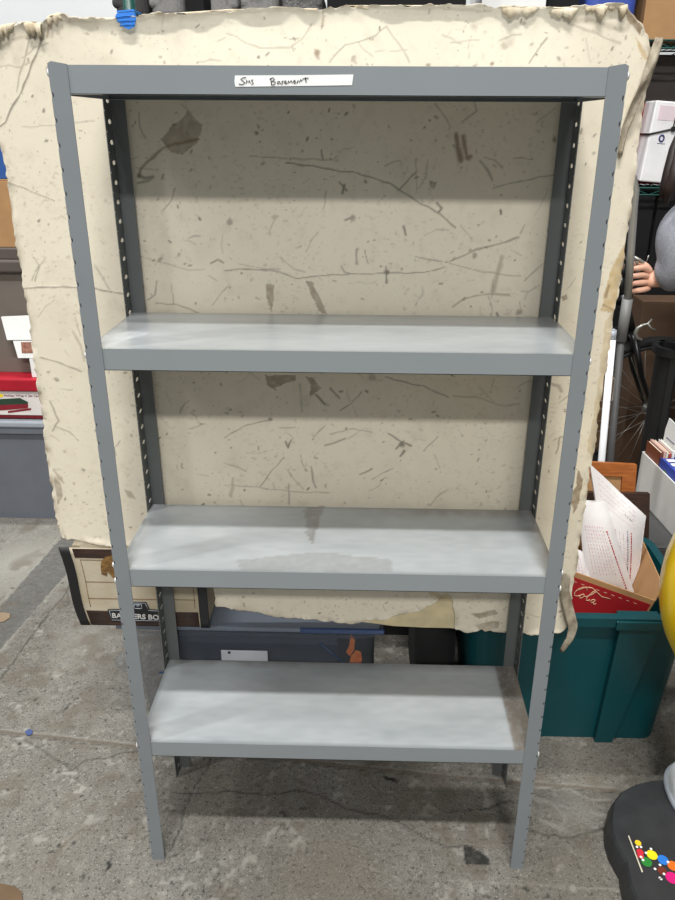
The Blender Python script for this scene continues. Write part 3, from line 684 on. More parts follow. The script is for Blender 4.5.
curl([(-2, 27), (10, 24), (30, 22), (44, 23)], .030, 1); curl([(50, 16), (60, 13), (70, 18)], .026, 2); curl([(72, 18), (115, 18)], .007, 3); curl([(140, 16), (230, 10), (318, 9)], .006, 4)
curl([(345, 6), (470, 6), (490, 7)], .007, 5); curl([(500, 6), (560, 8), (600, 6), (626, 5)], .022, 6)

# green pole the board is taped to
p = at(130, 12, .67)
b = MB(); b.tube([(p.x, .67, 0.012), (p.x, .67, 2.35)], .0145, 14)
gp = thing('green_pole', 'dark green round pole behind the blue tape on the top edge of the board', 'pole', (p.x, .67, 0)); b.build('tube', m_green_steel, gp)
b = MB(); b.lathe([(.02, 0), (.02, .01), (.014, .03), (.012, .032)], (p.x, .67, 0), 16); b.build('end_cap', m_black, gp); b = MB(); b.lathe([(.0155, 2.33), (.0135, 2.36), (.01, 2.365)], (p.x, .67, 0), 16); b.build('end_cap', m_black, gp)

# ------------------------------------------------------------------ file carton under the board's left end
BX0, BX1, BZ0, BZ1 = at(60, 545, .2925).x, at(206, 590, .2925).x, .4735, at(60, 548, .2925).z
m_cream_card = mat('cream_board', (196, 186, 166), .8, c2=(164, 150, 124), scale=9, bump=.2)
m_wood_print = mat_wood('printed_woodgrain', (66, 44, 34), (38, 26, 22), 22, (1, 1, 6), .55)
m_blk_card = mat('black_printed_card', (22, 22, 24), .5, var=.1)
def skew(p):                        # the sagging left end: lower edge pushed in
    q = Vector(p); k = max(0, (BZ1-q.z)/(BZ1-BZ0)); f = max(0, 1-(q.x-BX0)/(BX1-BX0)); q.x += f*.028*k**1.3+.004*math.sin(k*6)*f; return q
def panel(b, x0, x1, z0, z1, y, th, mi=0, n=12, drop=True):
    d = lambda u: 0
    b.grid(8, n, lambda u, v: skew((x0+(x1-x0)*u, y, z0+(z1-z0)*v)) + Vector((0, 0, d((x0+(x1-x0)*u-BX0)/(BX1-BX0)))), mi=mi, thick=(0, th, 0))
bbx = thing('file_carton', 'file storage carton with printed woodgrain bands and black label, lower left under the board', 'box', ((BX0+BX1)/2, .44, BZ0))
BY = .2925; BD = .29
b = MB(); panel(b, BX0, BX1, BZ0+.002, BZ1, BY, .004)
hb = BZ1-.016; b.box((BX0+.03, BY+.006, BZ0), (BX1-.004, BY+BD, hb-.004), .003); b.box((BX0+.005, BY+.05, BZ0+.1), (BX0+.035, BY+BD, hb-.006), .003)
b.build('body', m_cream_card, bbx)
b = MB(); panel(b, BX0+.029, BX1-.026, BZ1-.027, BZ1-.001, BY-.0012, .001); b.build('woodgrain_band', m_wood_print, bbx, 'dark brown printed woodgrain band along the top'); b = MB(); panel(b, BX0+.026, BX1-.026, BZ0+.003, BZ0+.048, BY-.0012, .001); b.build('woodgrain_band', m_wood_print, bbx, 'dark brown printed woodgrain band along the bottom')
b = MB(); panel(b, BX0-.004, BX0+.021, BZ0+.003, BZ1+.002, BY-.0025, .003); b.build('edge_strip', m_blk_card, bbx, 'black edge strip on the left'); b = MB(); panel(b, BX1-.022, BX1+.002, BZ0+.001, BZ1, BY-.0025, .003); b.build('edge_strip', m_blk_card, bbx, 'black edge strip on the right')
b = MB()
for z in (.085, .135, .2): panel(b, BX0+.04, BX1-.03, BZ0+z, BZ0+z+.0016, BY-.001, .0008)
for x in (BX0+.04, BX1-.034): panel(b, x, x+.0016, BZ0+.06, BZ0+.2, BY-.001, .0008)
b.build('printed_line', mat('brown_ink', (120, 92, 66), .7), bbx)
zc = BZ0+.044; xc = BX0+.171
b = MB()
def lab(dx, dz, o): return skew((xc+dx, BY-o, zc+dz-.007))
b.prism([lab(*q, .0024) for q in ((-.085, -.019), (.085, -.019), (.085, .017), (.03, .02), (.024, .042), (-.024, .042), (-.03, .02), (-.085, .017))], (0, -.0008, 0)); lb = b.build('black_label', m_blk_card, bbx)
b = MB()
ring_ = [(-.081, -.0155), (.081, -.0155), (.081, .0135), (.027, .0165), (.021, .0385), (-.021, .0385), (-.027, .0165), (-.081, .0135)]
for i in range(8): b.tube([lab(*ring_[i], .0034), lab(*ring_[(i+1) % 8], .0034)], .0007, 5)
for i, (q, r_) in enumerate((((-.01, .022), (.01, .022)), ((.01, .022), (.01, .034)), ((.01, .034), (-.01, .034)), ((-.01, .034), (-.01, .022)), ((-.004, .03), (.004, .03)))): b.tube([lab(*q, .0034), lab(*r_, .0034)], .001, 5)
b.build('label_outline', m_greylid, lb)
text_mesh('BANKERS BOX', .0205, frame_M(lab(-.079, -.008, .0034), (1, 0, -.03), (0, 0, 1)), .0004, mat('pale_ink', (190, 188, 184), .7), 'label_words', lb, sx=1.02, bold=.0005)
b = MB(); rr = random.Random(4)
G2 = lambda pts, o: b.prism([skew((BX0+x, BY-o, BZ0+z)) for x, z in pts], (0, -.0006, 0))
G2([(.087, .16), (.10, .155), (.105, .168), (.115, .15), (.135, .152), (.15, .17), (.14, .2), (.125, .216), (.107, .21), (.096, .2), (.09, .185)], .001)
b.build('scuffed_patch', mat('scuffed_brown_card', (140, 104, 52), .9, c2=(86, 62, 34), scale=60, bump=1.), bbx, 'brown patch where the paper has torn away')

# ------------------------------------------------------------------ clear tote below it
CX0, CX1 = at(119, 655, .31).x, at(384, 640, .31).x
m_clear = bpy.data.materials.new('smoky_clear_plastic'); m_clear.use_nodes = True
nt = m_clear.node_tree; bs = nt.nodes['Principled BSDF']; bs.inputs['Base Color'].default_value = (*lin((108, 114, 124)), 1); bs.inputs['Roughness'].default_value = .16; bs.inputs['IOR'].default_value = 1.4
nz_ = nt.nodes.new('ShaderNodeTexNoise'); nz_.inputs['Scale'].default_value = 9; mr_ = nt.nodes.new('ShaderNodeMapRange'); mr_.inputs[3].default_value = .13; mr_.inputs[4].default_value = .24
nt.links.new(nz_.outputs['Fac'], mr_.inputs[0]); nt.links.new(mr_.outputs[0], bs.inputs['Alpha'])
m_clear_rim = mat('blue_grey_rim', (100, 107, 118), .35, var=.05)
CT = .470
ct = tote('clear_tote', 'smoky clear plastic storage tote under the left half of the board', 'tote', (CX0, .304, 0), (CX1, .645, CT-.012), m_clear, rim=.016, taper=.1, rimh=.02)
b = MB(); b.box((CX0+.004, .301, CT-.014), (CX1-.012, .649, CT), .004); b.build('lid', m_clear_rim, ct)
b = MB(); b.box((CX1-.22, .297, CT-.012), (CX1+.0, .305, CT+.002), .002); b.tube([(CX0+.1, .321, .30), (CX1-.05, .321, .30)], .0028, 8); b.tube([(CX1-.17, .319, .41), (CX1-.05, .331, .28)], .0022, 8); b.build('moulded_edge', mat('blue_edge', (40, 62, 100), .4), ct)
for s in (0.,):
    b = MB(); c = Vector((CX0+.02, .312, .345)); b.lathe([(.03, 0), (.034, -.006), (.03, -.01), (.012, -.009)], c, 20, axis='Y'); b.build('latch_boss', m_clear, ct)
ca = at(221, 650, .312); cb_ = at(268, 664, .312)
b = MB(); b.box((ca.x, .3105, cb_.z-.01), (cb_.x, .3125, ca.z), .0006); cd_ = b.build('name_card', mat('pale_card', (196, 198, 204), .6), ct, 'pale paper card on the front')
b = MB(); b.lathe([(.004, 0), (.004, -.001)], (ca.x+.022, .3103, ca.z-.006), 12, axis='Y'); b.build('punch_hole', m_ink, cd_)
# contents
b = MB(); b.box((CX0+.10, .40, .012), (CX1-.07, .60, .36), .02)
setp(b.build('dark_bin', mat('dark_navy_plastic', (50, 57, 70), .6, var=.15)), 'dark navy box packed inside the smoky clear tote', 'box')
m_flame = mat('orange_flame_print', (226, 104, 30), .6, c2=(240, 150, 60), scale=40)
fb = thing('flame_print_card', 'dark card with an orange flame print inside the clear tote', 'card', (at(360, 650, .36).x, .36, .2))
q0 = at(345, 630, .355); q1 = at(374, 665, .355)
b = MB(); b.box((q0.x-.02, .372, .024), (q1.x, .376, .44), .001); b.build('sheet', m_black, fb)
b = MB()
for pts in ([(346, 652), (349, 646), (351, 634), (355, 640), (354, 650), (350, 656)], [(349, 664), (351, 656), (356, 650), (361, 652), (362, 660), (359, 667), (353, 668)]): b.prism([at(x, y, .3715) for x, y in pts], (0, -.0008, 0))
b.build('flame', m_flame, fb)

# dark things in the gap between the two totes
g0, g1 = at(392, 640, .62), at(478, 640, .62)
def lumpy(name, label, cat, c, s, m, seed=0, n=24, k=.12, sq=.35):
    b = MB(); r = random.Random(seed); ph = [r.uniform(0, 6) for _ in range(6)]
    def fn(u, v):
        a = 2*math.pi*u; t = math.pi*(v-.5); ca, sa, ct_, st_ = math.cos(a), math.sin(a), math.cos(t), math.sin(t)
        f = lambda w: math.copysign(abs(w)**sq, w)
        d = 1+k*(math.sin(3*a+ph[0]+2*t)+.6*math.sin(5*a+ph[1]-3*t)+.5*math.sin(7*t+ph[2]+a))*.5*ct_
        return (c[0]+s[0]*f(ca)*abs(ct_)**sq*d, c[1]+s[1]*f(sa)*abs(ct_)**sq*d, c[2]+s[2]*f(st_))
    b.grid(n, n//2, fn); bmesh.ops.remove_doubles(b.bm, verts=b.bm.verts[:], dist=1e-4)
    return setp(b.build(name, m), label, cat)
lumpy('black_bag', 'black bag slumped between the clear tote and the teal tote', 'bag', (at(432, 640, .7).x-.01, .68, .185), (.062, .17, .18), m_matte_black, 3)
gx = at(420, 640, 1.05).x
carton('dark_crate', 'dark crate in the gap behind the black bag', 'crate', (gx-.28, .88, 0), (gx+.22, 1.2, .5), m_black)

# ------------------------------------------------------------------ teal tote, with the red carton and the envelopes
TX0, TX1 = .330, .985
tt = tote('teal_tote', 'teal plastic tote on the floor at the right edge of the shelving', 'tote', (TX0, .383, 0), (TX1, .83, .458), m_teal, rim=.022, taper=.1, rimh=.028, ribs=((at(620, 660, .40).x, .06, .035),))
b = MB(); xh = at(618, 612, .383).x
b.box((xh, .376, .424), (TX1-.05, .386, .4525), .003); b.build('grip', m_teal, tt)
m_cola = mat('red_printed_card', (158, 22, 30), .6, var=.05)
# carton: own frame, tilted in its plane
ori = at(572, 571, .47); ax_u = (at(656, 601, .445)-ori).normalized(); Wc = (at(656, 601, .445)-ori).length+.09
ax_n = Vector((0, 0, 1)).cross(ax_u); ax_n = Vector((ax_n.x, abs(ax_n.y), 0)).normalized(); ax_v = ax_n.cross(ax_u).normalized()
if ax_v.z < 0: ax_v = -ax_v
ax_n = ax_n - ax_u*ax_n.dot(ax_u); ax_n.normalize()
O = ori - ax_u*.09
cc = lambda u, v, n: O + ax_u*u + ax_v*v + ax_n*n
cola = thing('red_carton', 'red printed cardboard carton holding envelopes, tilted inside the teal tote', 'box', cc(Wc/2, -.2, .14))
HC, DC, tk = .165, .24, .004
b = MB()
for (a, c) in (((0, -HC, 0), (Wc, 0, tk)), ((0, -HC, DC-tk), (Wc, 0, DC)), ((0, -HC, 0), (tk, 0, DC)), ((Wc-tk, -HC, 0), (Wc, .05, DC)), ((0, -HC, 0), (Wc, -HC+tk, DC))):
    M = Matrix((ax_u, ax_v, ax_n)).transposed().to_4x4(); M.translation = O; b.box(a, c, .0008, M=M)
b.build('body', m_kraft, cola)
b = MB(); M = Matrix((ax_u, ax_v, ax_n)).transposed().to_4x4(); M.translation = O
b.box((.004, -HC+.03, -.001), (Wc-.008, -.016, 0), M=M); rp = b.build('red_panel', m_cola, cola, 'red front panel')
b = MB(); m_cream_ink = mat('cream_ink', (214, 176, 142), .7)
n_ = 13
for i in range(n_): u = .02+i*(Wc-.05)/n_; b.box((u, -.029, -.0016), (u+.009, -.0275, -.001), M=M)
def strokes_on(b, S, sx, sz, ox, oz, r, o=-.0018):
    for s in S: b.tube([cc(ox+x*sx, oz-z*sz, o) for x, z in s], r, 6)
sc = .0001635*2.75
col_s = [[(112, 228), (100, 210), (78, 212), (56, 238), (46, 268), (54, 288), (72, 286), (88, 272)],
 [(102, 258), (90, 266), (86, 284), (94, 294), (106, 284), (110, 266), (102, 258)], [(110, 268), (124, 270), (150, 238), (164, 208), (156, 202), (142, 228), (130, 270), (132, 292), (142, 292), (154, 280)],
 [(182, 268), (168, 272), (160, 290), (168, 300), (180, 288), (186, 268), (180, 292), (188, 302), (200, 292)], [(60, 246), (90, 206), (130, 196), (170, 214), (210, 232), (262, 226)]]
ux = (at(572, 590, .47)-O).dot(ax_u); 
strokes_on(b, [[(x-45, z-170) for x, z in s] for s in col_s], sc, sc, ux+.008, -.016, .0012)
coca = [col_s[0], col_s[1], [(128, 262), (116, 264), (110, 282), (120, 294), (132, 284)], [(158, 262), (146, 266), (140, 284), (148, 294), (158, 282), (162, 262), (160, 290), (170, 290)]]
strokes_on(b, [[(x-45-140, z-170) for x, z in s] for s in coca], sc*.8, sc, ux+.004, -.016, .0012)
b.build('script_lettering', m_cream_ink, rp)
b = MB()
for k in range(26):
    u = .004+k*(Wc-.02)/26; b.box((u, -HC+.03-.004*(k % 2), -.0012), (u+.008, -HC+.036, 0), M=M)
b.build('torn_edge', m_kraft, cola)

m_env = mat('white_poly_mailer', (232, 228, 230), .45, c2=(246, 245, 246), scale=14, bump=.3, fine=25)
m_pinkink = mat('pink_print', (226, 170, 178), .7); m_redink = mat('red_print', (196, 30, 50), .7); m_navyink = mat('navy_print', (50, 56, 110), .7)
def envelope(label, C, rows, bands, puff=.012, name='mailing_envelope'):
    """C: four (px,py,Y) corners: top-left, top-right, bottom-right, bottom-left"""
    P = [at(*c) for c in C]; t = thing(name, label, 'envelope', (P[2]+P[3])/2, group='white mailers in the red carton')
    n = (P[1]-P[0]).cross(P[3]-P[0]).normalized()
    if n.y > 0: n = -n
    S = lambda u, v: P[0].lerp(P[1], u).lerp(P[3].lerp(P[2], u), v)
    fold = lambda u, v: n*puff*(math.sin(math.pi*u)*math.sin(math.pi*v))**.6 + n*.002*math.sin(9*u+4*v)
    b = MB(); b.grid(14, 14, lambda u, v: S(u, v)+fold(u, v)); b.grid(14, 14, lambda u, v: S(u, v)-n*.004-fold(u, v)*.5)
    bmesh.ops.remove_doubles(b.bm, verts=b.bm.verts[:], dist=1e-6)
    for s in ((0, 0, 1, 0), (1, 0, 1, 1), (1, 1, 0, 1), (0, 1, 0, 0)):
        b.grid(14, 1, lambda u, v, s=s: S(s[0]+(s[2]-s[0])*u, s[1]+(s[3]-s[1])*u)-n*.004*v)
    b.build('sleeve', m_env, t)
    for nm, m, R in (('fine_print', m_pinkink, rows), ('bold_print', m_redink, [q for q in bands if q[-1] == 'r']), ('navy_print', m_navyink, [q for q in bands if q[-1] == 'n'])):
        if not R: continue
        r = random.Random(len(label)); long_ = [q for q in R if abs(q[3]-q[1]) > .2]; groups = [long_, [q for q in R if q not in long_]] if nm == 'fine_print' else [[q] for q in R]
        for g_ in groups:
          if not g_: continue
          b = MB()
          for q in g_:
            u0, v0, u1, v1, w, dash = q[:6]; k = max(1, int(dash))
            for i in range(k):
                a0, a1 = i/k, (i+.45+.4*r.random())/k
                pts = [S(u0+(u1-u0)*a, v0+(v1-v0)*a)+fold(u0+(u1-u0)*a, v0+(v1-v0)*a)+n*.0005 for a in np.linspace(a0, a1, 3)]
                b.tube(pts, w, 4, flat=.5)
          b.build(nm, m, t)
    return t
# back one: long, its upper flap leaning left; front one: creased
envelope('tall white mailer with navy and red print standing at the back of the red carton', [(590, 464, .66), (646, 516, .66), (637, 588, .60), (608, 588, .60)],
         [(.2+.08*i, .42, .28+.06*i, .95, .0006, 16) for i in range(6)] + [(.1, .06+.05*i, .8, .08+.05*i, .0006, 10) for i in range(5)],
         [(.70, .35, .72, .97, .0016, 22, 'r'), (.62, .36, .62, .9, .001, 20, 'n'), (.58, .2, .75, .21, .0012, 4, 'n'), (.12, .34, .2, .42, .0012, 2, 'n')])
envelope('creased white mailer with pink print leaning in front of the tall one', [(578, 500, .60), (606, 502, .60), (634, 592, .56), (586, 592, .56)],
         [(.12+.07*i, .25, .2+.07*i, .8, .0006, 14) for i in range(8)], [(.72, .3, .86, .97, .0016, 22, 'r')], .016)
envelope('small white mailer low at the left end of the red carton', [(570, 546, .53), (583, 552, .53), (592, 585, .51), (572, 590, .51)], [(.3+.15*i, .2, .3+.15*i, .8, .0006, 8) for i in range(3)], [], .006)

# wooden picture frame and the dark frame in front of it
m_oak = mat_wood('orange_oak', (176, 104, 48), (140, 76, 34), 18, (1, 1, 8), .45)
m_dkwood = mat_wood('dark_walnut', (66, 44, 34), (44, 30, 24), 18, (1, 1, 8), .5)
def pic_frame(label, C, w, m, mback, Yt=.02, legs=None):
    P = [at(*c) for c in C]; t = thing('picture_frame', label, 'picture frame', (P[2]+P[3])/2, group='picture frames behind the mailers')
    S = lambda u, v: P[0].lerp(P[1], u).lerp(P[3].lerp(P[2], u), v)
    n = (P[1]-P[0]).cross(P[3]-P[0]).normalized(); n = n if n.y > 0 else -n
    wu, wv = w/(P[1]-P[0]).length, w/(P[3]-P[0]).length
    b = MB()
    for q in (((0, 0), (1, 0), (1-wu, wv), (wu, wv)), ((1, 0), (1, 1), (1-wu, 1-wv), (1-wu, wv)), ((1, 1), (0, 1), (wu, 1-wv), (1-wu, 1-wv)), ((0, 1), (0, 0), (wu, wv), (wu, 1-wv))): b.prism([S(*k) for k in q], n*Yt)
    b.build('moulding', m, t)
    b = MB(); b.prism([S(*k)+n*Yt*.5 for k in ((wu, wv), (1-wu, wv), (1-wu, 1-wv), (wu, 1-wv))], n*Yt*.3); b.build('backing', mback, t)
pic_frame('orange wooden picture frame standing behind the white mailers', [(560, 461, .93), (637, 465, .93), (630, 561, .88), (552, 561, .88)], .045, m_oak, m_kraft)
pic_frame('dark walnut picture frame leaning in front of the orange wooden frame', [(545, 492, .87), (650, 494, .87), (648, 571, .835), (540, 571, .835)], .05, m_dkwood, m_black)
sx_ = at(600, 500, .95).x; wx = at(652, 480, 1.0).x
carton('cardboard_carton', 'plain brown cardboard carton under the picture frames behind the teal tote', 'box', (sx_-.22, .843, 0), (wx-.06, 1.10, .295), m_kraft2, tape=m_tan)

# white carton of books at the right edge, on a dark crate
carton('plastic_crate', 'dark crate carrying the white carton of books', 'crate', (wx-.05, .88, 0), (wx+.24, 1.27, .38), m_dkgrey)
WT = at(641, 457, 1.27).z
wc = thing('white_carton', 'open white carton full of books at the right edge', 'box', (wx+.1, 1.08, .3815))
w0 = Vector((at(641, 457, 1.27).x, 1.27, 0)); w1 = Vector((at(684, 540, .88).x, .88, 0)); dirw = (w1-w0).normalized(); nrm = Vector((-dirw.y, dirw.x, 0)); nrm = nrm if nrm.x > 0 else -nrm
Lw = (w1-w0).length
m_whitecard = mat('white_card', (212, 210, 206), .7, var=.04)
def wbox(b, u0, u1, n0, n1, z0, z1, bev=.001, mi=0):
    M = Matrix((dirw, nrm, Vector((0, 0, 1)))).transposed().to_4x4(); M.translation = Vector((w0.x, w0.y, 0)); b.box((u0, n0, z0), (u1, n1, z1), bev, mi, M=M)
b = MB(); zb, zt_ = .3815, .56
wbox(b, 0, Lw, 0, .005, zb, zt_); wbox(b, 0, Lw, .17, .175, zb, zt_); wbox(b, 0, .005, 0, .175, zb, zt_); wbox(b, Lw-.005, Lw, 0, .175, zb, zt_); wbox(b, 0, Lw, 0, .175, zb, zb+.005)
b.build('body', m_whitecard, wc)
def book(label, u0, u1, n0, n1, ztop, cm, pm, extra=None):
    c = w0+dirw*((u0+u1)/2)+nrm*((n0+n1)/2); z0 = zb+.0055
    t = thing('book', label, 'book', (c.x, c.y, z0), group='books in the white carton')
    b = MB(); wbox(b, u0, u1, n0, n0+.0018, z0, ztop, .0006); wbox(b, u0, u1, n1-.0018, n1, z0, ztop, .0006); wbox(b, u1-.002, u1, n0, n1, z0, ztop, .0006); b.build('cover', cm, t)
    b = MB(); wbox(b, u0+.004, u1-.003, n0+.002, n1-.002, z0+.003, ztop-.003, 0); b.build('pages', pm, t)
    if extra: extra(t, u0, u1, n0, n1, z0, ztop)
m_page = mat('page_edges', (214, 204, 184), .8, var=.06, scale=80)
cb = lambda n, c: mat(n, c, .45, var=.08)
book('brown book against the near wall of the white carton', .012, .125, .007, .018, zt_+.05, cb('brown_cover', (120, 66, 44)), m_page)
book('pale pink thin book beside the brown one', .012, .125, .019, .0275, zt_+.055, cb('pink_cover', (214, 176, 166)), m_page)
book('cream thin book beside the pale pink one', .012, .125, .0285, .037, zt_+.052, cb('cream_cover', (226, 216, 196)), m_page)
book('rust red book beside the cream thin one', .012, .125, .038, .049, zt_+.045, cb('rust_cover', (170, 74, 52)), m_page)
book('white book beside the rust red one', .012, .125, .05, .06, zt_+.055, cb('white_cover', (228, 228, 226)), m_page)
book('black book behind the white one', .012, .125, .072, .098, zt_+.02, cb('black_cover', (34, 34, 38)), m_page)
def leaves(t, u0, u1, n0, n1, z0, ztop):
    b = MB()
    for (du, dz, r) in ((.05, -.06, .022), (.09, -.09, .026), (.03, -.1, .018)):
        c = w0+dirw*(u0+du)+nrm*(n0-.0006); b.prism([Vector((c.x, c.y, ztop+dz))+dirw*(r*math.cos(a)*(.8+.3*math.sin(3*a)))+Vector((0, 0, r*math.sin(a)*1.5)) for a in np.linspace(0, 6.28, 14)[:-1]], -nrm*.0006)
    b.build('leaf_print', mat('leaf_green', (84, 118, 50), .5), t)
    b = MB(); 
    for i in range(5): wbox(b, u0+.02+i*.035, u0+.042+i*.035, n0+.01, n1-.012, ztop, ztop+.0008, 0)
    b.build('spine_lettering', m_white, t)
book('blue game box with green leaves printed on its side', .13, .375, .007, .058, zt_+.035, cb('blue_cover', (54, 76, 170)), cb('blue_fill', (54, 76, 170)), leaves)
book('green book with a yellow corner beside the blue game box', .13, .375, .07, .098, zt_+.035, cb('green_cover', (70, 150, 60)), cb('yellow_fill', (226, 200, 40)))
cpos = w0+dirw*.08+nrm*.065
sg = thing('price_card', 'white card with dark printed characters standing in the white carton of books', 'card', (cpos.x, cpos.y, zb+.0055))
pc_ = lambda u, z, n=.0635: w0+dirw*u+nrm*n+Vector((0, 0, z))
b = MB(); b.prism([pc_(.012, zb+.0055), pc_(.26, zb+.0055), pc_(.27, .70), pc_(.12, .703), pc_(.035, .707), pc_(.022, .66)], nrm*.003); b.build('card', m_white, sg)
text_mesh("JUX'8", .036, frame_M(pc_(.030, .588, .0628), dirw, (0, 0, 1)), .0004, m_navyink, 'lettering', sg, bold=.0006)
b = MB()
for k in range(6): b.tube([pc_(.042+.011*k, .634, .0632), pc_(.050+.011*k, .634, .0632)], .003, 5, flat=.3)
b.build('small_lettering', m_navyink, sg)

# black bin further back
kb = at(662, 348, 1.32)
tote('black_bin', 'black plastic bin at the right edge beside the bicycle wheel', 'bin', (kb.x, 1.31, .0), (kb.x+.105, 1.46, at(655, 350, 1.32).z), m_black, rim=.015, taper=.08)

# poles right of the board
t = thing('telescopic_pole', 'silver tube with a grey sleeve, bent at the top, just right of the board', 'pole', (at(611, 440, 1.17).x, 1.17, 0))
def pp(q, Y=1.17): return at(q[0], q[1], Y)
top_ = [pp(q) for q in ((618, 166), (627, 170), (633, 178), (635.5, 190), (634, 205), (631, 250), (627.5, 302))]
b = MB(); b.tube(top_, .0125, 12); b.build('silver_tube', m_silver, t)
b = MB(); b.tube([pp((627.6, 299)), pp((621, 341))], .0175, 12); b.build('sleeve', m_midgrey, t)
e0 = pp((621, 341)); e1 = pp((612, 440)); d_ = (e1-e0).normalized(); kf = (0-e0.z)/d_.z
b = MB(); b.tube([e0, e0+d_*(kf-.01)], .0125, 12); b.build('lower_tube', m_dkgrey, t)
b = MB(); b.tube([e0+d_*.02, e0+d_*.05], .012, 10); b.tube([e0+d_*.03, e0+d_*.03+Vector((.03, 0, 0))], .004, 8); b.build('clamp', m_black, t)
t = thing('white_pole', 'thin white pole with a clip, leaning right beside the board edge', 'pole', (at(601, 470, 1.15).x, 1.15, 0))
e0 = pp((612.5, 336), 1.15); e1 = pp((601.5, 460), 1.15); d_ = (e1-e0).normalized(); kf = (0-e0.z)/d_.z
b = MB(); b.tube([e0, e0+d_*kf], .0125, 12); b.build('tube', m_whiteplastic, t)
b = MB(); b.tube([e0-d_*.02, e0+d_*.012], .0125, 12); b.tube([e0-d_*.024, e0-d_*.019], .007, 10); b.build('end_cap', m_greylid, t)
b = MB(); c0 = pp((614.5, 377), 1.14); b.tube([pp((612, 377), 1.14), pp((615, 379), 1.14), pp((612.5, 400), 1.14), pp((610, 401), 1.14)], .0018, 8); b.build('clip', m_silver, t)

# ------------------------------------------------------------------ bicycle
HB = at(650, 411, 1.78); R = .34; zdeck = HB.z-R-.004
pal = thing('wooden_pallet', 'low wooden platform under the bicycle', 'pallet', (HB.x-.55, 1.78, 0))
b = MB()
for i in range(5): b.box((HB.x-1.6, 1.66+.06*i, zdeck-.02), (HB.x+.45, 1.71+.06*i, zdeck), .002)
b.build('deck', m_kraft2, pal)
b = MB()
for x in (-1.6, -.6, .37): b = MB(); b.box((HB.x+x, 1.66, 0), (HB.x+x+.08, 1.95, zdeck-.02), .002); b.build('bearer', m_kraft2, pal)
bike = thing('bicycle', 'black bicycle behind the board, its spoked front wheel and brake showing at the right', 'bicycle', (HB.x-.5, 1.78, zdeck))
m_tyre = mat('tyre_rubber', (22, 22, 22), .8, bump=.4); m_bike = mat('black_bike_paint', (20, 20, 22), .3, var=.1)
def wheel(c):
    n = 56; ring = lambda r: [c+Vector((r*math.cos(a), 0, r*math.sin(a))) for a in [2*math.pi*k/n for k in range(n)]]
    b = MB(); b.tube(ring(R-.02), .021, 10, closed=True); w = b.build('wheel', m_tyre, bike)
    b = MB(); b.tube(ring(R-.047), .010, 8, closed=True); b.build('rim', m_black, w)
    b = MB()
    for k in range(28):
        a = 2*math.pi*k/28; s = (-1)**k*.03; o = a+(.5 if k % 4 < 2 else -.5); b.tube([c+Vector((.022*math.cos(o), s, .022*math.sin(o))), c+Vector(((R-.05)*math.cos(a), 0, (R-.05)*math.sin(a)))], .0011, 5)
    b.build('spokes', m_silver, w)
    b = MB(); b.lathe([(.012, -.05), (.024, -.035), (.014, -.025), (.014, .025), (.024, .035), (.012, .05)], c, 14, axis='Y'); b.lathe([(.008, -.062), (.008, .062)], c, 10, axis='Y'); b.build('hub', m_silver, w)
wheel(HB); wheel(HB+Vector((-1.06, 0, 0)))
crown = at(630, 334, 1.78); hd = at(622, 296, 1.78)
b = MB()
for s in (-.055, .055): b.tube([HB+Vector((0, s, 0)), HB.lerp(crown, .5)+Vector((-.012, s, 0)), crown+Vector((.004, s, -.01)), crown+Vector((0, 0, .01))], [.009, .012, .015, .015], 10)
b.tube([crown, hd], .017, 12); b.build('fork', m_bike, bike)
b = MB(); hb_ = hd+Vector((-.015, 0, .08)); b.tube([hd, hb_], .014, 10); b.tube([hb_, hb_+Vector((.05, 0, .06))], .014, 10); b.build('stem', m_bike, bike)
hl = at(643, 274, 1.22); bc = hb_+Vector((.05, 0, .06))
hl = Vector((hl.x-.012, 1.22, hl.z))
b = MB(); b.tube([hl+Vector((.004, -.018, 0)), hl+Vector((0, .06, 0)), bc+Vector((-.01, -.12, 0)), bc, bc+Vector((-.01, .12, 0)), bc+Vector((0, .3, -.0))], .0115, 10); b.build('handlebar', m_bike, bike)
b = MB(); b.tube([hl+Vector((.004, -.02, 0)), hl+Vector((0, .09, 0))], .015, 12); b.build('grip', m_black, bike)
b = MB(); lev = [at(q[0], q[1], 1.22) for q in ((634, 257), (640, 260), (646, 265), (649, 269))]; b.tube(lev, .005, 8); b.tube([at(638, 267, 1.23), at(636, 259, 1.23)], .005, 8); b.tube([at(622, 270, 1.23), at(624, 265, 1.23), at(622, 262, 1.23)], .004, 8); b.tube([at(646, 263, 1.25), at(649, 255, 1.25)], .0016, 6); b.build('brake_lever', m_silver, bike, 'bright silver brake lever')
b = MB(); cal = [at(q[0], q[1], 1.71) for q in ((652, 319), (648, 324), (643, 325), (638, 328), (635.5, 333), (637, 338), (642, 340))]; b.tube(cal, [.004, .005, .007, .009, .009, .008, .006], 8); b.tube([at(648, 324, 1.71), at(651, 328, 1.71), at(655, 330, 1.71)], .0045, 8); b.build('brake_caliper', m_silver, bike, 'bright silver brake caliper')
st_ = HB+Vector((-.62, 0, .02)); sp = HB+Vector((-.76, 0, .5)); rw = HB+Vector((-1.06, 0, 0))
b = MB(); b.tube([crown+Vector((0, 0, .02)), hd+Vector((0, 0, .01))], .021, 12); b.tube([crown.lerp(hd, .3), st_], .019, 12); b.tube([crown.lerp(hd, .85), sp], .015, 12); b.tube([st_, sp+Vector((-.03, 0, .12))], .015, 12)
for s in (-.05, .05): b.tube([st_+Vector((0, s*.6, 0)), rw+Vector((0, s, 0)), sp+Vector((0, s*.4, 0))], .009, 8)
b.build('frame', m_bike, bike)
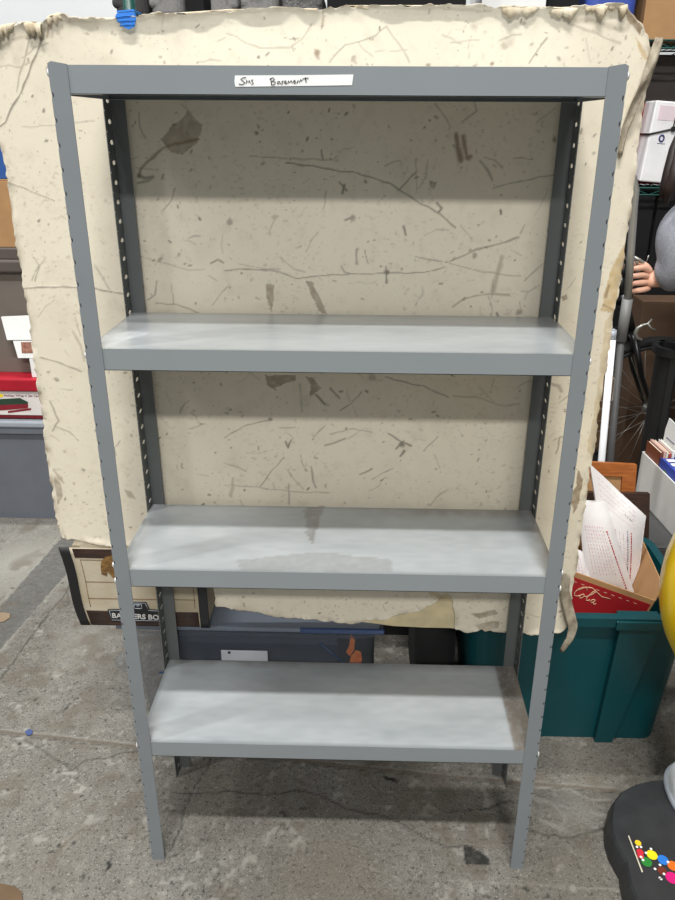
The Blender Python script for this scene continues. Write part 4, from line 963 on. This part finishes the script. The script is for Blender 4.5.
sd = sp+Vector((-.04, 0, .13)); b = MB(); b.grid(12, 8, lambda u, v: sd+Vector((-.13+.26*u, (v-.5)*(.15*(1-u)+.04), .03+.015*math.cos(3*(v-.5))-.01*math.sin(3*u))), thick=(0, 0, -.02)); b.build('saddle', m_black, bike)
b = MB(); b.lathe([(.09, -.055), (.092, -.052), (.092, -.05), (.09, -.048)], st_, 28, axis='Y')
b.build('chainring', m_silver, bike)
for s, dz in ((-.075, -.165), (.075, .165)):
    b = MB(); b.tube([st_+Vector((0, s, 0)), st_+Vector((.03, s, dz))], .009, 8); k_ = b.build('crank', m_silver, bike)
    b = MB(); b.box(st_+Vector((-.01, min(s, s*2), dz-.012)), st_+Vector((.07, max(s, s*2), dz+.012)), .003); b.build('pedal', m_black, k_)

# ------------------------------------------------------------------ person steadying the bicycle
m_skin = mat('skin', (214, 166, 142), .55, var=.05, scale=30); m_sweat = mat('heather_grey_knit', (140, 142, 150), .95, var=.14, scale=150, bump=.4, fine=200)
m_hair = mat_wood('dark_brown_hair', (44, 30, 24), (24, 16, 14), 60, (1, 1, .08), .5); m_jean = mat('dark_denim', (38, 44, 60), .9, var=.12, scale=80)
def skin_obj(name, joints, edges, m, parent, root=0, sub=2):
    me = bpy.data.meshes.new(name); me.from_pydata([j[0] for j in joints], edges, []); o = link_mesh(name, me, m, parent)
    sk = o.modifiers.new('skin', 'SKIN'); sk.use_smooth_shade = True
    if not me.skin_vertices: me.attributes.active = None
    d = me.skin_vertices[0].data
    for i, j in enumerate(joints):
        r = j[1]; d[i].radius = r if isinstance(r, tuple) else (r, r); d[i].use_root = (i == root)
    ss = o.modifiers.new('subdivision', 'SUBSURF'); ss.levels = sub; ss.render_levels = sub
    return o
YP = 1.22
sh_ = at(704, 208, YP-.02); px_, pz = at(766, 212, YP+.19).x, sh_.z+.03
wrist = at(653, 279, YP+.0); elbow = at(690, 276, YP-.06)
cx0 = px_; yc0 = YP+.19
pers = thing('person', 'person in heather grey sweatshirt with long brown hair, hand on the bicycle grip, right edge', 'person', (cx0, yc0, 0))
J = []; Ed = []
def jt(p, r, par=None):
    J.append((tuple(p), r)); 
    if par is not None: Ed.append((par, len(J)-1))
    return len(J)-1
hipz = .92
pel = jt((cx0, yc0, hipz), (.13, .10)); wa = jt((cx0-.01, yc0, 1.08), (.115, .09), pel); ch = jt((cx0-.01, yc0, 1.27), (.13, .10), wa); uc = jt((cx0, yc0, pz-.0), (.10, .085), ch); nk = jt((cx0-.05, yc0, pz+.09), .05, uc); hd0 = jt((cx0-.10, yc0-.01, pz+.15), .06, nk); hd1 = jt((cx0-.125, yc0, pz+.22), (.083, .075), hd0); hd2 = jt((cx0-.115, yc0, pz+.285), (.07, .065), hd1)
nose = None
shL = jt((sh_.x+.02, sh_.y+.01, pz-.03), .055, uc); elL = jt((elbow.x, elbow.y, elbow.z), .042, shL); wrL = jt(wrist, (.030, .024), elL)
pm = jt(at(645, 279, YP-.005), (.034, .02), wrL)
shR = jt((cx0, yc0+.155, pz-.03), .055, uc); elR = jt((cx0+.03, yc0+.21, pz-.31), .042, shR); wrR = jt((cx0-.0, yc0+.2, pz-.55), .027, elR); hR = jt((cx0-.01, yc0+.2, pz-.62), (.022, .035), wrR); hR2 = jt((cx0-.02, yc0+.195, pz-.69), .02, hR)
for s in (-1, 1):
    hp = jt((cx0, yc0+s*.085, hipz-.06), .085, pel); kn = jt((cx0-.02, yc0+s*.1, .49), .058, hp); an = jt((cx0+.01, yc0+s*.105, .09), .038, kn); hl_ = jt((cx0-.03, yc0+s*.105, .045), .036, an); to = jt((cx0-.16, yc0+s*.115, .03), .028, hl_)
skin_obj('body', J, Ed, m_skin, pers)
# fingers of the visible hand, each bent around the grip, and the thumb over its top
b_kn = [at(644.5, 267+7.2*i, YP-.012) for i in range(4)]
for i in range(4):
    py = 267.5+7.4*i; l = (15, 17, 16, 13)[i]
    f = [(at(650, 272.5+5.*i, YP), .0105), (at(643.5, py, YP-.022), .0108), (at(643.5-l*.45, py+.8, YP-.032), .0098), (at(643.5-l*.9, py+1.8, YP-.016), .0088), (at(643.5-l*.95, py+2.4, YP+.01), .0078), (at(643.5-l*.6, py+2.8, YP+.022), .0068)]
    skin_obj('finger', f, [(k, k+1) for k in range(5)], m_skin, pers)
f = [(at(651, 273, YP), .013), (at(645.5, 265, YP+.0), .012), (at(639.5, 262.5, YP+.012), .0105), (at(633.5, 264, YP+.022), .0085)]
skin_obj('thumb', f, [(0, 1), (1, 2), (2, 3)], m_skin, pers)
# sweatshirt
J = []; Ed = []
a00 = jt((cx0, yc0, .84), (.14, .12)); a0 = jt((cx0, yc0, .95), (.15, .13), a00); a1 = jt((cx0-.01, yc0, 1.1), (.15, .125), a0); a2 = jt((cx0-.01, yc0, 1.28), (.155, .125), a1); a3 = jt((cx0, yc0, pz), (.115, .1), a2); a4 = jt((cx0-.02, yc0, pz+.06), .068, a3)
b1 = jt((sh_.x+.01, sh_.y, pz-.04), .09, a3); b15 = jt(at(684, 232, YP-.03), .104, b1); b2 = jt(at(681, 266, YP-.04), .096, b15); b3 = jt(at(668, 276, YP-.03), .068, b2); b4 = jt(at(656, 280, YP-.01), .044, b3)
c1 = jt((cx0, yc0+.15, pz-.02), .072, a3); c2 = jt((cx0+.03, yc0+.21, pz-.31), .062, c1); c3 = jt((cx0, yc0+.2, pz-.52), .045, c2)
skin_obj('sweatshirt', J, Ed, m_sweat, pers)
seamP = [at(652, 243, YP-.075), at(660, 246, YP-.088), at(670, 250, YP-.09), at(682, 251, YP-.08)]
J = []; Ed = []
l0 = jt((cx0, yc0, .95), (.14, .118))
for s in (-1, 1): k1 = jt((cx0, yc0+s*.09, .84), .1, l0); k2 = jt((cx0-.02, yc0+s*.1, .49), .075, k1); k3 = jt((cx0+.01, yc0+s*.105, .09), .062, k2)
skin_obj('trousers', J, Ed, m_jean, pers)
for s in (-1, 1):
    skin_obj('shoe', [((cx0+.04, yc0+s*.105, .047), .046), ((cx0-.07, yc0+s*.11, .046), (.045, .044)), ((cx0-.17, yc0+s*.115, .037), (.042, .035))], [(0, 1), (1, 2)], m_black, pers)
hh = Vector((cx0-.11, yc0-.01, pz+.25))
b = MB()
def hairf(u, v):
    a = 2*math.pi*u; t = v*1.9-.35
    if v < .5:
        th = v/.5*math.pi/2; r = math.sin(th); z = math.cos(th)
        return hh+Vector((.105*r*math.cos(a)+.015, .092*r*math.sin(a), .1*z))
    k = (v-.5)/.5; op = max(0, -math.cos(a)); ln = .42*(1-.75*op**.6)
    fl = .012*math.sin(9*a)+.008*math.sin(17*a)
    return hh+Vector(((.105+fl+.03*k)*math.cos(a)+.015+.02*k, (.092+fl+.05*math.sin(math.pi*min(1, k*1.2))*.9)*math.sin(a), -ln*k))
b.grid(56, 26, hairf); b.build('hair', m_hair, pers, 'long dark brown hair')
lp = [at(685, 126, YP), at(676, 150, YP-.03), at(670, 170, YP-.05), at(665, 186, YP-.06), at(660, 200, YP-.05)]
b = MB(); 
for k in range(9):
    o = Vector((.006*k+.004*math.sin(k*3), -.012*math.sin(k*.9), .0)); b.tube([hh+Vector((.0, -.085, .0))+o*.4, lp[0]+o, lp[1]+o*1.1, lp[2]+o*1.2+Vector((.004*math.sin(k*2), 0, 0)), lp[3]+o*1.3, lp[4]+o+Vector((.004*k, 0, -.012*math.sin(k)))], [.014, .022, .022, .02, .016, .005], 8)
b.build('hair_lock', m_hair, pers)
b = MB(); fx = Vector((cx0-.21, yc0, pz+.205))
b.tube([fx+Vector((.0, 0, .03)), fx+Vector((-.018, 0, .0)), fx+Vector((-.022, 0, -.012)), fx+Vector((-.004, 0, -.018))], [.006, .01, .012, .006], 8); b.build('nose', m_skin, pers)
for s in (-1, 1): b = MB(); b.lathe([(.004, -.008), (.0085, -.003), (.009, .003), (.004, .008)], fx+Vector((.008, s*.03, .03)), 12, axis='X'); b.build('eye', m_ink, pers)
b = MB(); b.tube([fx+Vector((.004, -.024, -.043)), fx+Vector((-.006, 0, -.042)), fx+Vector((.004, .024, -.043))], .005, 8); b.build('mouth', mat('lip', (176, 104, 96), .5), pers)

# ------------------------------------------------------------------ right-hand wire rack and what it carries
RY0, RY1 = 2.25, 2.75
ZT, ZM, ZL = at(640, 40, RY0).z, at(655, 188, RY0).z, .62
RX0, RX1 = at(470, 40, RY0).x, 2.35
rack = thing('wire_rack', 'dark green wire rack behind the person at the upper right', 'rack', ((RX0+RX1)/2, 2.5, 0))
for x in (RX0, RX1):
    for y in (RY0, RY1): b = MB(); b.tube([(x, y, 0), (x, y, ZT+.03)], .0125, 12); b.build('post', m_green_steel, rack)
for z in (ZT, ZM, ZL):
    b = MB()
    for y in (RY0, RY1):
        for dz in (0, -.03): b.tube([(RX0, y, z+dz), (RX1, y, z+dz)], .004, 6)
        n = 24; zz = [(RX0+(RX1-RX0)*i/n, y, z-(.03 if i % 2 else 0)) for i in range(n+1)]; b.tube(zz, .0028, 6)
    for x in (RX0, RX1): b.tube([(x, RY0, z), (x, RY1, z)], .004, 6); b.tube([(x, RY0, z-.03), (x, RY1, z-.03)], .004, 6)
    for i in range(1, 60): x = RX0+(RX1-RX0)*i/60; b.tube([(x, RY0, z+.002), (x, RY1, z+.002)], .002, 5)
    for y in (RY0+.17, RY0+.34): b.tube([(RX0, y, z-.002), (RX1, y, z-.002)], .003, 6)
    b.build('wire_shelf', m_green_steel, rack)
zs_ = ZT+.005
tote('blue_bin', 'blue plastic bin on top of the wire rack', 'bin', (at(583, 10, 2.3).x, 2.28, zs_), (at(641, 10, 2.3).x, 2.7, zs_+.3), m_blue, rim=.012, taper=.06)
carton('cardboard_box', 'brown cardboard box on top of the wire rack beside the blue bin', 'box', (at(645, 10, 2.3).x, 2.3, zs_), (at(645, 10, 2.3).x+.4, 2.7, zs_+.28), m_kraft, tape=m_tan)
ob = carton('white_box', 'white box with an orange stripe on top of the wire rack at its left end', 'box', (at(481, 10, 2.3).x, 2.29, zs_), (at(545, 10, 2.3).x, 2.7, zs_+.25), m_white)
b = MB(); ox0, ox1 = at(481, 10, 2.3).x, at(545, 10, 2.3).x; b.box((ox0-.001, 2.2885, zs_+.06), (ox1+.001, 2.2895, zs_+.1)); b.build('orange_stripe', mat('orange_ink', (224, 112, 50), .6), ob)
carton('dark_box', 'dark box on top of the wire rack between the white box and the blue bin', 'box', (at(548, 10, 2.3).x, 2.32, zs_), (at(579, 10, 2.3).x, 2.65, zs_+.25), m_matte_black)
m_dkpanel = mat('charcoal_panel', (74, 71, 67), .8, var=.05)
zm = ZM+.006
dk = carton('charcoal_box', 'wide charcoal box at the back of the middle rack shelf above the white parcel', 'box', (at(560, 60, 2.6).x, 2.5, zm), (RX1-.03, 2.74, ZT-.035), m_dkpanel)
gb = at(622, 95, 2.33); 
carton('red_box', 'red box on the rack shelf partly hidden behind the white parcel', 'box', (at(628, 100, 2.4).x, 2.41, zm), (at(628, 100, 2.4).x+.3, 2.49, at(640, 103, 2.4).z), mat('red_card', (168, 28, 38), .6))
# strapped white parcel, leaning a little
pc = [at(645, 104, 2.3), at(700, 96, 2.3), at(690, 188, 2.3), at(634.5, 187, 2.3)]
pw = (pc[2]-pc[3]).length; phh = (pc[0]-pc[3]).length
pa = thing('white_parcel', 'white mailing parcel bound with a dark strap on the rack shelf', 'parcel', (pc[3].x+pw/2, 2.36, zm), (0, math.radians(4), 0))
b = MB(); b.box((-pw/2, -.11, .014), (pw/2, .03, phh), .006); b.build('body', mat('white_coated_card', (224, 222, 222), .6, c2=(238, 237, 237), scale=12), pa, world=False)
b = MB(); zst = phh*.69
b.tube([(-pw/2-.003, -.113, zst-.03), (-.03, -.114, zst), (pw/2+.003, -.113, zst-.01)], .004, 8); b.tube([(-pw/2-.003, -.113, zst-.03), (-pw/2-.003, .033, zst-.03)], .004, 8); b.tube([(-.03, -.114, zst), (-.03, -.114, phh+.003), (-.03, .03, phh+.003)], .003, 8); b.lathe([(.011, -.122), (.011, -.112)], (-.03, 0, zst), 10, axis='Y'); b.build('strap', m_black, pa, world=False)
b = MB(); b.box((-pw/2+.02, -.1115, phh*.78), (-pw/2+.11, -.110, phh*.95)); b.build('pink_label', mat('pale_pink_print', (222, 204, 210), .6), pa, world=False)
for k in range(4): b = MB(); b.box((.05, -.1115, phh*.80+.014*k), (.085, -.110, phh*.80+.008+.014*k)); b.build('postal_bar', m_ink, pa, world=False)
b = MB(); b.tube([(-.07+.010*math.cos(a), -.111, phh*.57+.013*math.sin(a)) for a in np.linspace(0, 6.283, 17)[:-1]], .0036, 6, closed=True); b.build('ring_mark', m_navyink, pa, world=False)
b = MB(); b.box((-.085, -.1115, phh*.505), (-.05, -.110, phh*.511)); b.build('fine_line', m_navyink, pa, world=False)
# dark goods on the lower rack shelf, cardboard below and behind the wheel
zl = ZL+.006
for k, (xa, xb, h, lb_) in enumerate(((at(570, 250, 2.4).x, at(640, 250, 2.4).x, .66, 'tall black box on the lower rack shelf behind the silver tube'), (at(643, 250, 2.4).x, at(643, 250, 2.4).x+.62, .6, 'black box on the lower rack shelf behind the person'))):
    carton('black_box', lb_, 'box', (xa, 2.3, zl), (xb, 2.7, ZM-.036), m_matte_black, group='black boxes on the lower rack shelf')
for (pa_, pb_, zt2, yy, lb_) in ((596, 634, .50, 2.28, 'brown cardboard box on the floor seen through the left of the wheel'), (637, 700, .42, 2.3, 'brown cardboard box on the floor behind the wheel hub')):
    carton('cardboard_box', lb_, 'box', (at(pa_, 400, yy).x, yy, 0), (at(pb_, 400, yy).x, yy+.35, zt2), m_kraft2, tape=m_tan, group='brown boxes behind the wheel')
xk = at(652, 315, 2.05).x
carton('cardboard_box', 'wide brown box behind the brake caliper', 'box', (at(640, 310, 2.08).x, 2.05, 0), (at(640, 310, 2.08).x+.55, 2.2, at(660, 302, 2.05).z), mat('dark_cardboard', (84, 62, 44), .85, var=.12))

# ------------------------------------------------------------------ left-hand stack
LY = 1.63; lx0, lx1 = at(-70, 450, LY).x, at(78, 450, LY).x
zt1 = at(20, 421, LY).z
g = tote('grey_tote', 'slate grey plastic tote on the floor at the far left', 'tote', (lx0, LY, 0), (lx1, LY+.5, zt1-.03), m_greytub, rim=.02, taper=.08)
b = MB(); b.box((lx0-.006, LY-.008, zt1-.03), (lx1+.006, LY+.508, zt1), .008); b.box((lx0+.03, LY+.03, zt1-.001), (lx1-.03, LY+.47, zt1+.004), .003); b.build('lid', m_greylid, g, 'lighter grey lid')
zr0 = zt1+.0045; zr1 = at(20, 379, LY).z; zrl = at(20, 392, LY).z
rb = thing('red_gift_box', 'red-lidded box with a printed picture panel on the grey tote', 'box', ((lx0+lx1)/2, LY+.25, zr0))
b = MB(); b.box((lx0+.02, LY+.015, zr0), (lx1-.02, LY+.4, zr1-.02), .004); b.build('body', mat('dark_red_plastic', (110, 12, 28), .5), rb)
b = MB(); b.box((lx0+.01, LY+.0, zrl), (lx1-.01, LY+.41, zr1), .008); b.build('lid', m_red, rb)
pz0 = at(20, 416, LY).z
b = MB(); b.box((lx0+.03, LY+.0125, pz0), (lx1-.03, LY+.0145, zrl-.002)); pl = b.build('picture_panel', mat('pale_print_card', (222, 216, 212), .6), rb, 'pale printed picture panel')
q = lambda px, py: Vector((at(px, py, LY+.0115).x, LY+.0115, at(px, py, LY+.0115).z))
b = MB(); b.prism([q(*k) for k in ((-14, 404), (0, 399), (20, 398), (28, 402), (27, 408), (0, 408), (-14, 409))], (0, -.0006, 0)); b.build('green_print', mat('dark_green_ink', (38, 62, 46), .6), pl)
b = MB(); b.prism([q(*k) for k in ((-14, 408), (0, 405), (28, 404), (28, 408), (5, 410), (-14, 411))], (0, -.0012, 0)); b.prism([q(*k) for k in ((8, 411), (31, 408), (31, 410), (8, 413))], (0, -.0006, 0)); b.build('red_print', mat('dark_red_ink', (130, 24, 40), .6), pl)
b = MB(); b.prism([q(*k) for k in ((-6, 394), (3, 394), (3, 397), (-6, 398))], (0, -.0006, 0)); b.build('yellow_print', mat('yellow_ink', (236, 206, 40), .6), pl)
text_mesh("Holiday Wrap n' Set Cart", .0150, frame_M(q(4, 396.5), (1, 0, 0), (0, 0, 1)), .0004, mat('maroon_ink', (120, 40, 52), .6), 'lettering', pl)
zq = zr1+.001; zq1 = at(15, 250, LY).z
tp_ = tote('taupe_tote', 'taupe plastic tote stacked on the red-lidded box', 'tote', (lx0+.02, LY+.06, zq), (at(62, 330, LY).x, LY+.5, zq1-.05), m_taupe, rim=.018, taper=.06)
b = MB(); b.box((lx0+.01, LY+.05, zq1-.1), (at(62, 330, LY).x+.01, LY+.51, zq1-.05), .008); b.box((lx0+.03, LY+.07, zq1-.051), (at(62, 330, LY).x-.01, LY+.49, zq1-.003), .006); b.build('lid', mat('dark_taupe', (88, 80, 74), .5), tp_)
c0, c1 = at(2, 317, LY+.02), at(45, 341, LY+.02)
# paper packets held in the gap on top of the red lid
pk = thing('folded_white_packet', 'white folded packet with a small picture, leaning on the taupe tote', 'packet', (at(30, 380, LY+.02).x, LY+.02, zq))
S3 = [at(1, 317, LY+.045), at(48, 315, LY+.045), at(50, 340, LY+.03), at(7, 340, LY+.03)]
b = MB(); b.prism(S3, (0, .01, 0)); b.build('flap', m_white, pk)
S4 = [at(13, 341, LY+.03), at(48, 341, LY+.03), at(50, 358, LY+.02), at(18, 358, LY+.02)]
b = MB(); b.prism(S4, (0, .012, 0)); b.box((at(30, 358, LY+.03).x, LY+.022, zq), (at(46, 358, LY+.03).x, LY+.034, S4[3].z), .001); b.build('sleeve', m_white, pk)
b = MB(); b.prism([p+Vector((0, -.0008, 0)) for p in (at(21, 342, LY+.029), at(34, 342, LY+.029), at(34, 353, LY+.0225), at(22, 353, LY+.0225))], (0, -.0006, 0)); b.build('picture', mat('brown_photo', (108, 66, 54), .5, c2=(180, 130, 110), scale=90), pk)
b = MB(); zc0 = zq1-.0025; zc1 = at(10, 181, LY).z
carton('cardboard_box', 'brown cardboard box on the taupe tote at the far left', 'box', (lx0+.04, LY+.08, zc0), (at(48, 220, LY).x, LY+.46, zc1), m_kraft, tape=m_tan)
carton('blue_box', 'blue box on top of the cardboard box at the far left', 'box', (lx0+.06, LY+.09, zc1+.001), (at(30, 165, LY).x, LY+.42, at(10, 140, LY).z), mat('blue_card', (40, 84, 150), .6))

# ------------------------------------------------------------------ cabinet behind the board, grey seats on its top
KX0, KX1 = at(118, 5, 2.1).x, at(470, 5, 2.1).x; KZ = at(250, 22, 2.1).z
cab = thing('storage_cabinet', 'tall dark cabinet hidden behind the board, grey seats on its top', 'cabinet', ((KX0+KX1)/2, 2.3, 0))
b = MB(); b.box((KX0, 2.03, .0), (KX1, 2.55, KZ), .006); b.build('body', m_dkgrey, cab)
for s in (0, 1):
    xm = (KX0+KX1)/2; xa, xb = (KX0+.01, xm-.003) if s == 0 else (xm+.003, KX1-.01); b = MB(); b.box((xa, 2.01, .06), (xb, 2.029, KZ-.02), .003); d = b.build('door', m_dkgrey, cab); b = MB(); hx = xb-.04 if s == 0 else xa+.04; b.tube([(hx, 2.008, 1.0), (hx, 1.99, 1.0), (hx, 1.99, 1.15), (hx, 2.008, 1.15)], .006, 8); b.build('handle', m_silver, d)
m_up = mat('grey_upholstery', (128, 126, 124), .95, var=.1, scale=90, bump=.4, fine=200); m_up2 = mat('dark_upholstery', (62, 60, 60), .95, var=.1, scale=90, bump=.4)
m_up3 = mat('speckled_grey_upholstery', (126, 124, 122), .95, c2=(66, 66, 66), scale=160, bump=.4)
def seat(px0, px1, m, label, lean=0., h=.38, tk_=.14):
    xa, xb = at(px0, 5, 2.1).x, at(px1, 5, 2.1).x; xm = (xa+xb)/2; t = thing('padded_seat', label, 'chair', (xm, 2.3, KZ), group='padded seats above the board')
    w = (xb-xa)/2
    def cush(cx, cy, cz, sx, sy, sz, ry=0.):
        b = MB(); M = Matrix.Translation((cx, cy, cz)) @ Matrix.Rotation(ry, 4, 'Y'); b.box((-sx, -sy, -sz), (sx, sy, sz), min(sx, sy, sz)*.6, M=M, seg=4); return b
    cush(xm, 2.31, KZ+.07, w, .2, .07).build('seat', m, t)
    cush(xm, 2.16, KZ+.24, w*.9-abs(lean)*.1, .05, .2, lean).build('backrest', m, t)
    for s in (-1, 1): b = MB(); b.tube([(xm+s*w*.8, 2.22, KZ+.01), (xm+s*w*.8, 2.45, KZ+.01), (xm+s*w*.8, 2.45, KZ+.3)], .009, 8); b.build('frame', m_black, t)
seat(113, 146, m_up2, 'dark grey padded seat at the left end above the board', .25)
seat(149, 182, m_up, 'grey padded seat right of the blue tape, above the board', .2)
seat(209, 236, m_up, 'narrow grey padded seat in the middle of the row above the board', -.15)
seat(239, 278, m_up, 'wide grey padded seat between the narrow one and the speckled one', .1)
seat(281, 322, m_up3, 'speckled grey padded seat at the right end of the row above the board', -.12)
carton('black_case', 'black case on the cabinet between two grey seats', 'case', (at(187, 5, 2.15).x, 2.15, KZ+.001), (at(204, 5, 2.15).x, 2.45, KZ+.5), m_matte_black, group='black cases above the board')
carton('black_case', 'long black case on the cabinet right of the speckled seat', 'case', (at(327, 5, 2.15).x, 2.15, KZ+.001), (at(466, 5, 2.15).x, 2.45, KZ+.5), m_matte_black, group='black cases above the board')

# ------------------------------------------------------------------ candy dispenser on its black base, bottom right
m_base = mat('scuffed_black_plastic', (40, 41, 43), .5, c2=(52, 53, 55), scale=14, bump=.15)
m_yel = mat('yellow_plastic', (255, 212, 0), .3, var=.04, coat=.3)
BH = .062
so0 = atz(676, 772, BH)
rim = [(667, 779), (650, 780), (634, 784), (621, 791), (613, 802), (610.5, 815), (611, 829), (615, 842), (621, 853), (626, 861), (627, 871), (630, 884), (637, 899), (650, 917), (669, 936)]
top = [atz(x, y, BH) for x, y in rim]
xr = so0.x+.14
P = [(p.x, p.y) for p in top]; mir = [(2*xr-x, y) for x, y in P[::-1]]; outline = P+mir
bx_, by_ = xr, sum(p[1] for p in outline)/len(outline)
disp = thing('candy_dispenser', 'yellow candy dispenser figure on a black lobed base with a candy picture, bottom right', 'dispenser', (bx_, by_, 0))
b = MB(); bm = b.bm
lev_ = [(0, 1.025), (.02, 1.022), (.045, 1.01), (.056, 1.0), (BH, .985), (BH, .97)]
rings = [[bm.verts.new((bx_+(x-bx_)*s, by_+(y-by_)*s, z)) for x, y in outline] for z, s in lev_]
n = len(outline)
for i in range(len(rings)-1):
    for j in range(n): bm.faces.new((rings[i][j], rings[i][(j+1) % n], rings[i+1][(j+1) % n], rings[i+1][j]))
bm.faces.new(rings[0][::-1]); bm.faces.new(rings[-1])
base = b.build('base', m_base, disp)
b = MB(); s_ = [atz(x, y, BH+.001) for x, y in ((628, 836), (629, 835.5), (643, 872), (641.8, 872.5))]; b.prism(s_, (0, 0, .0005)); b.build('printed_line', mat('cream_print', (206, 200, 176), .6), base)
candies = [(638, 843, 3.6, (240, 200, 40)), (640, 852, 4., (206, 44, 60)), (652, 855, 6., (244, 220, 30)), (646.5, 862, 6, (40, 130, 50)), (663, 860, 6, (40, 120, 210)), (673, 866, 6, (238, 110, 30)), (672, 878, 7, (214, 24, 120)), (662, 871, 5, (110, 46, 30)), (640.5, 856, 3.6, (206, 44, 60)), (684, 874, 6, (244, 220, 30)), (692, 884, 6, (40, 120, 210))]
for i, (x, y, r, c) in enumerate(candies):
    o = atz(x, y, BH+.001); rr_ = r*.0021
    b = MB(); b.lathe([(rr_, 0), (rr_, .0006+.00004*i)], o, 20); b.build('candy_print', mat('candy_%d_%d_%d' % c, c, .5), base)
for (x, y) in ((641, 847), (637, 847), (641, 857), (643, 860), (651, 849), (655, 869), (660, 878), (668, 862), (660, 865), (664, 874), (661, 879), (646, 853)):
    o = atz(x, y, BH+.0018); b = MB(); b.lathe([(.0031, 0), (.0031, .0005)], o, 10); b.build('white_print', m_white, base)
# shoe, leg, body, arm
so = atz(673, 790, BH)
def egg(c, s, n=40, pw=1.): 
    def fn(u, v):
        a = 2*math.pi*u; t = math.pi*(v-.5); return (c[0]+s[0]*math.cos(t)**pw*math.cos(a), c[1]+s[1]*math.cos(t)**pw*math.sin(a), c[2]+s[2]*math.sin(t)*(1 if t > 0 else .96))
    b = MB(); b.grid(n, n//2, fn); bmesh.ops.remove_doubles(b.bm, verts=b.bm.verts[:], dist=1e-5); return b
def rshoe(x):
    b = MB(); yy = so.y
    def fn(u, v):
        a = 2*math.pi*u; t = v; k = 1-max(0, t-.35)**2*1.6; return (x+.06*math.cos(a)*k, yy-.03+.10*math.sin(a)*k-.015*t, BH+.0015+.095*t)
    b.grid(28, 8, fn); b.bm.faces.new([v for v in b.bm.verts if abs(v.co.z-BH-.0965) < 1e-4][:28]) if False else None
    bmesh.ops.remove_doubles(b.bm, verts=b.bm.verts[:], dist=1e-5); bmesh.ops.holes_fill(b.bm, edges=b.bm.edges[:], sides=60)
    sh2 = b.build('shoe', m_whiteplastic, disp, 'white shoe'); 
    b = MB(); b.lathe([(.066, BH+.001), (.068, BH+.006), (.066, BH+.014), (.06, BH+.016)], (0, 0, 0), 28, M=Matrix.Translation((x, yy-.03, 0)) @ Matrix.Diagonal((1, 1.65, 1, 1))); b.build('sole', m_greylid, sh2)
    b = MB(); b.tube([(x, yy-.01, BH+.09), (x, yy, .42)], [.03, .036], 14); b.build('leg', m_yel, disp)
sxx = so.x+.042
rshoe(sxx); rshoe(sxx+.19)
bc_ = Vector((at(660, 605, by_+.03).x, by_+.03, at(660, 600, by_+.03).z))
ex = max(.2, xr-bc_.x+.01)
egg((bc_.x+.258, by_+.03, bc_.z+.02), (.25, .22, .30)).build('body', m_yel, disp)

# ------------------------------------------------------------------ scraps on the floor
m_scrap = mat('dull_kraft', (96, 76, 54), .85, var=.12, scale=30)
b = MB(); p = [atz(x, y, .0012) for x, y in ((-14, 883), (4, 885), (16, 888), (22, 893), (23, 905), (-14, 912))]; b.prism(p, (0, 0, .004)); cs = b.build('cardboard_scrap', m_scrap); setp(cs, 'flat brown cardboard scrap at the bottom left corner', 'scrap')
b = MB(); p = [atz(x, y, .001) for x, y in ((25, 732), (29, 729.5), (33, 731), (32, 735), (27, 736))]; b.prism(p, (0, 0, .003)); setp(b.build('blue_scrap', mat('blue_wrapper', (62, 78, 122), .5)), 'small blue scrap lying by the floor joint at the left', 'scrap')
b = MB(); p = [atz(x, y, .001) for x, y in ((-8, 614), (4, 613), (10, 614), (10, 618), (4, 622), (-8, 624))]; b.prism(p, (0, 0, .003)); setp(b.build('tan_scrap', mat('tan_paper', (132, 114, 92), .8)), 'tan paper scrap on the dark floor strip at the left edge', 'scrap')

# ------------------------------------------------------------------ light: overhead warehouse fittings plus added fill lamps
def lamp(name, loc, sx, sy, power, target=None, colr=(1, .995, .975)):
    d = bpy.data.lights.new(name, 'AREA'); d.shape = 'RECTANGLE'; d.size = sx; d.size_y = sy; d.energy = power; d.color = colr
    o = bpy.data.objects.new(name, d); col.objects.link(o); o.location = loc
    if target is not None: o.rotation_euler = (Vector(target)-Vector(loc)).to_track_quat('-Z', 'Y').to_euler()
    return o
lamp('ceiling_and_fill_light', (-.1, -2.8, 8.0), 2.4, .25, 715)
lamp('ceiling_and_fill_light', (.3, -7.0, 6.25), 2.4, .3, 400, (0, .35, 1.0))
lamp('ceiling_and_fill_light', (-2.0, 1.8, 7.4), 2.4, .25, 320)
lamp('ceiling_and_fill_light', (-2.4, 3.4, 5.), 2.4, .25, 6, (-2.4, 4.6, 2.4))  # added lamp to brighten the back wall, no such fitting known
lamp('ceiling_and_fill_light', (-4.2, -1.8, 7.6), .25, 2.4, 190, (0, .3, .8))  # added side lamp to brighten left-facing surfaces such as the yellow body
w = bpy.data.worlds.new('world'); scene.world = w; w.use_nodes = True
w.node_tree.nodes['Background'].inputs['Color'].default_value = (*lin((225, 230, 235)), 1); w.node_tree.nodes['Background'].inputs['Strength'].default_value = .27

vs = scene.view_settings; vs.view_transform = 'Standard'; vs.look = 'None'; vs.gamma = 1; vs.exposure = -.17
try: vs.use_curve_mapping = False
except Exception: pass
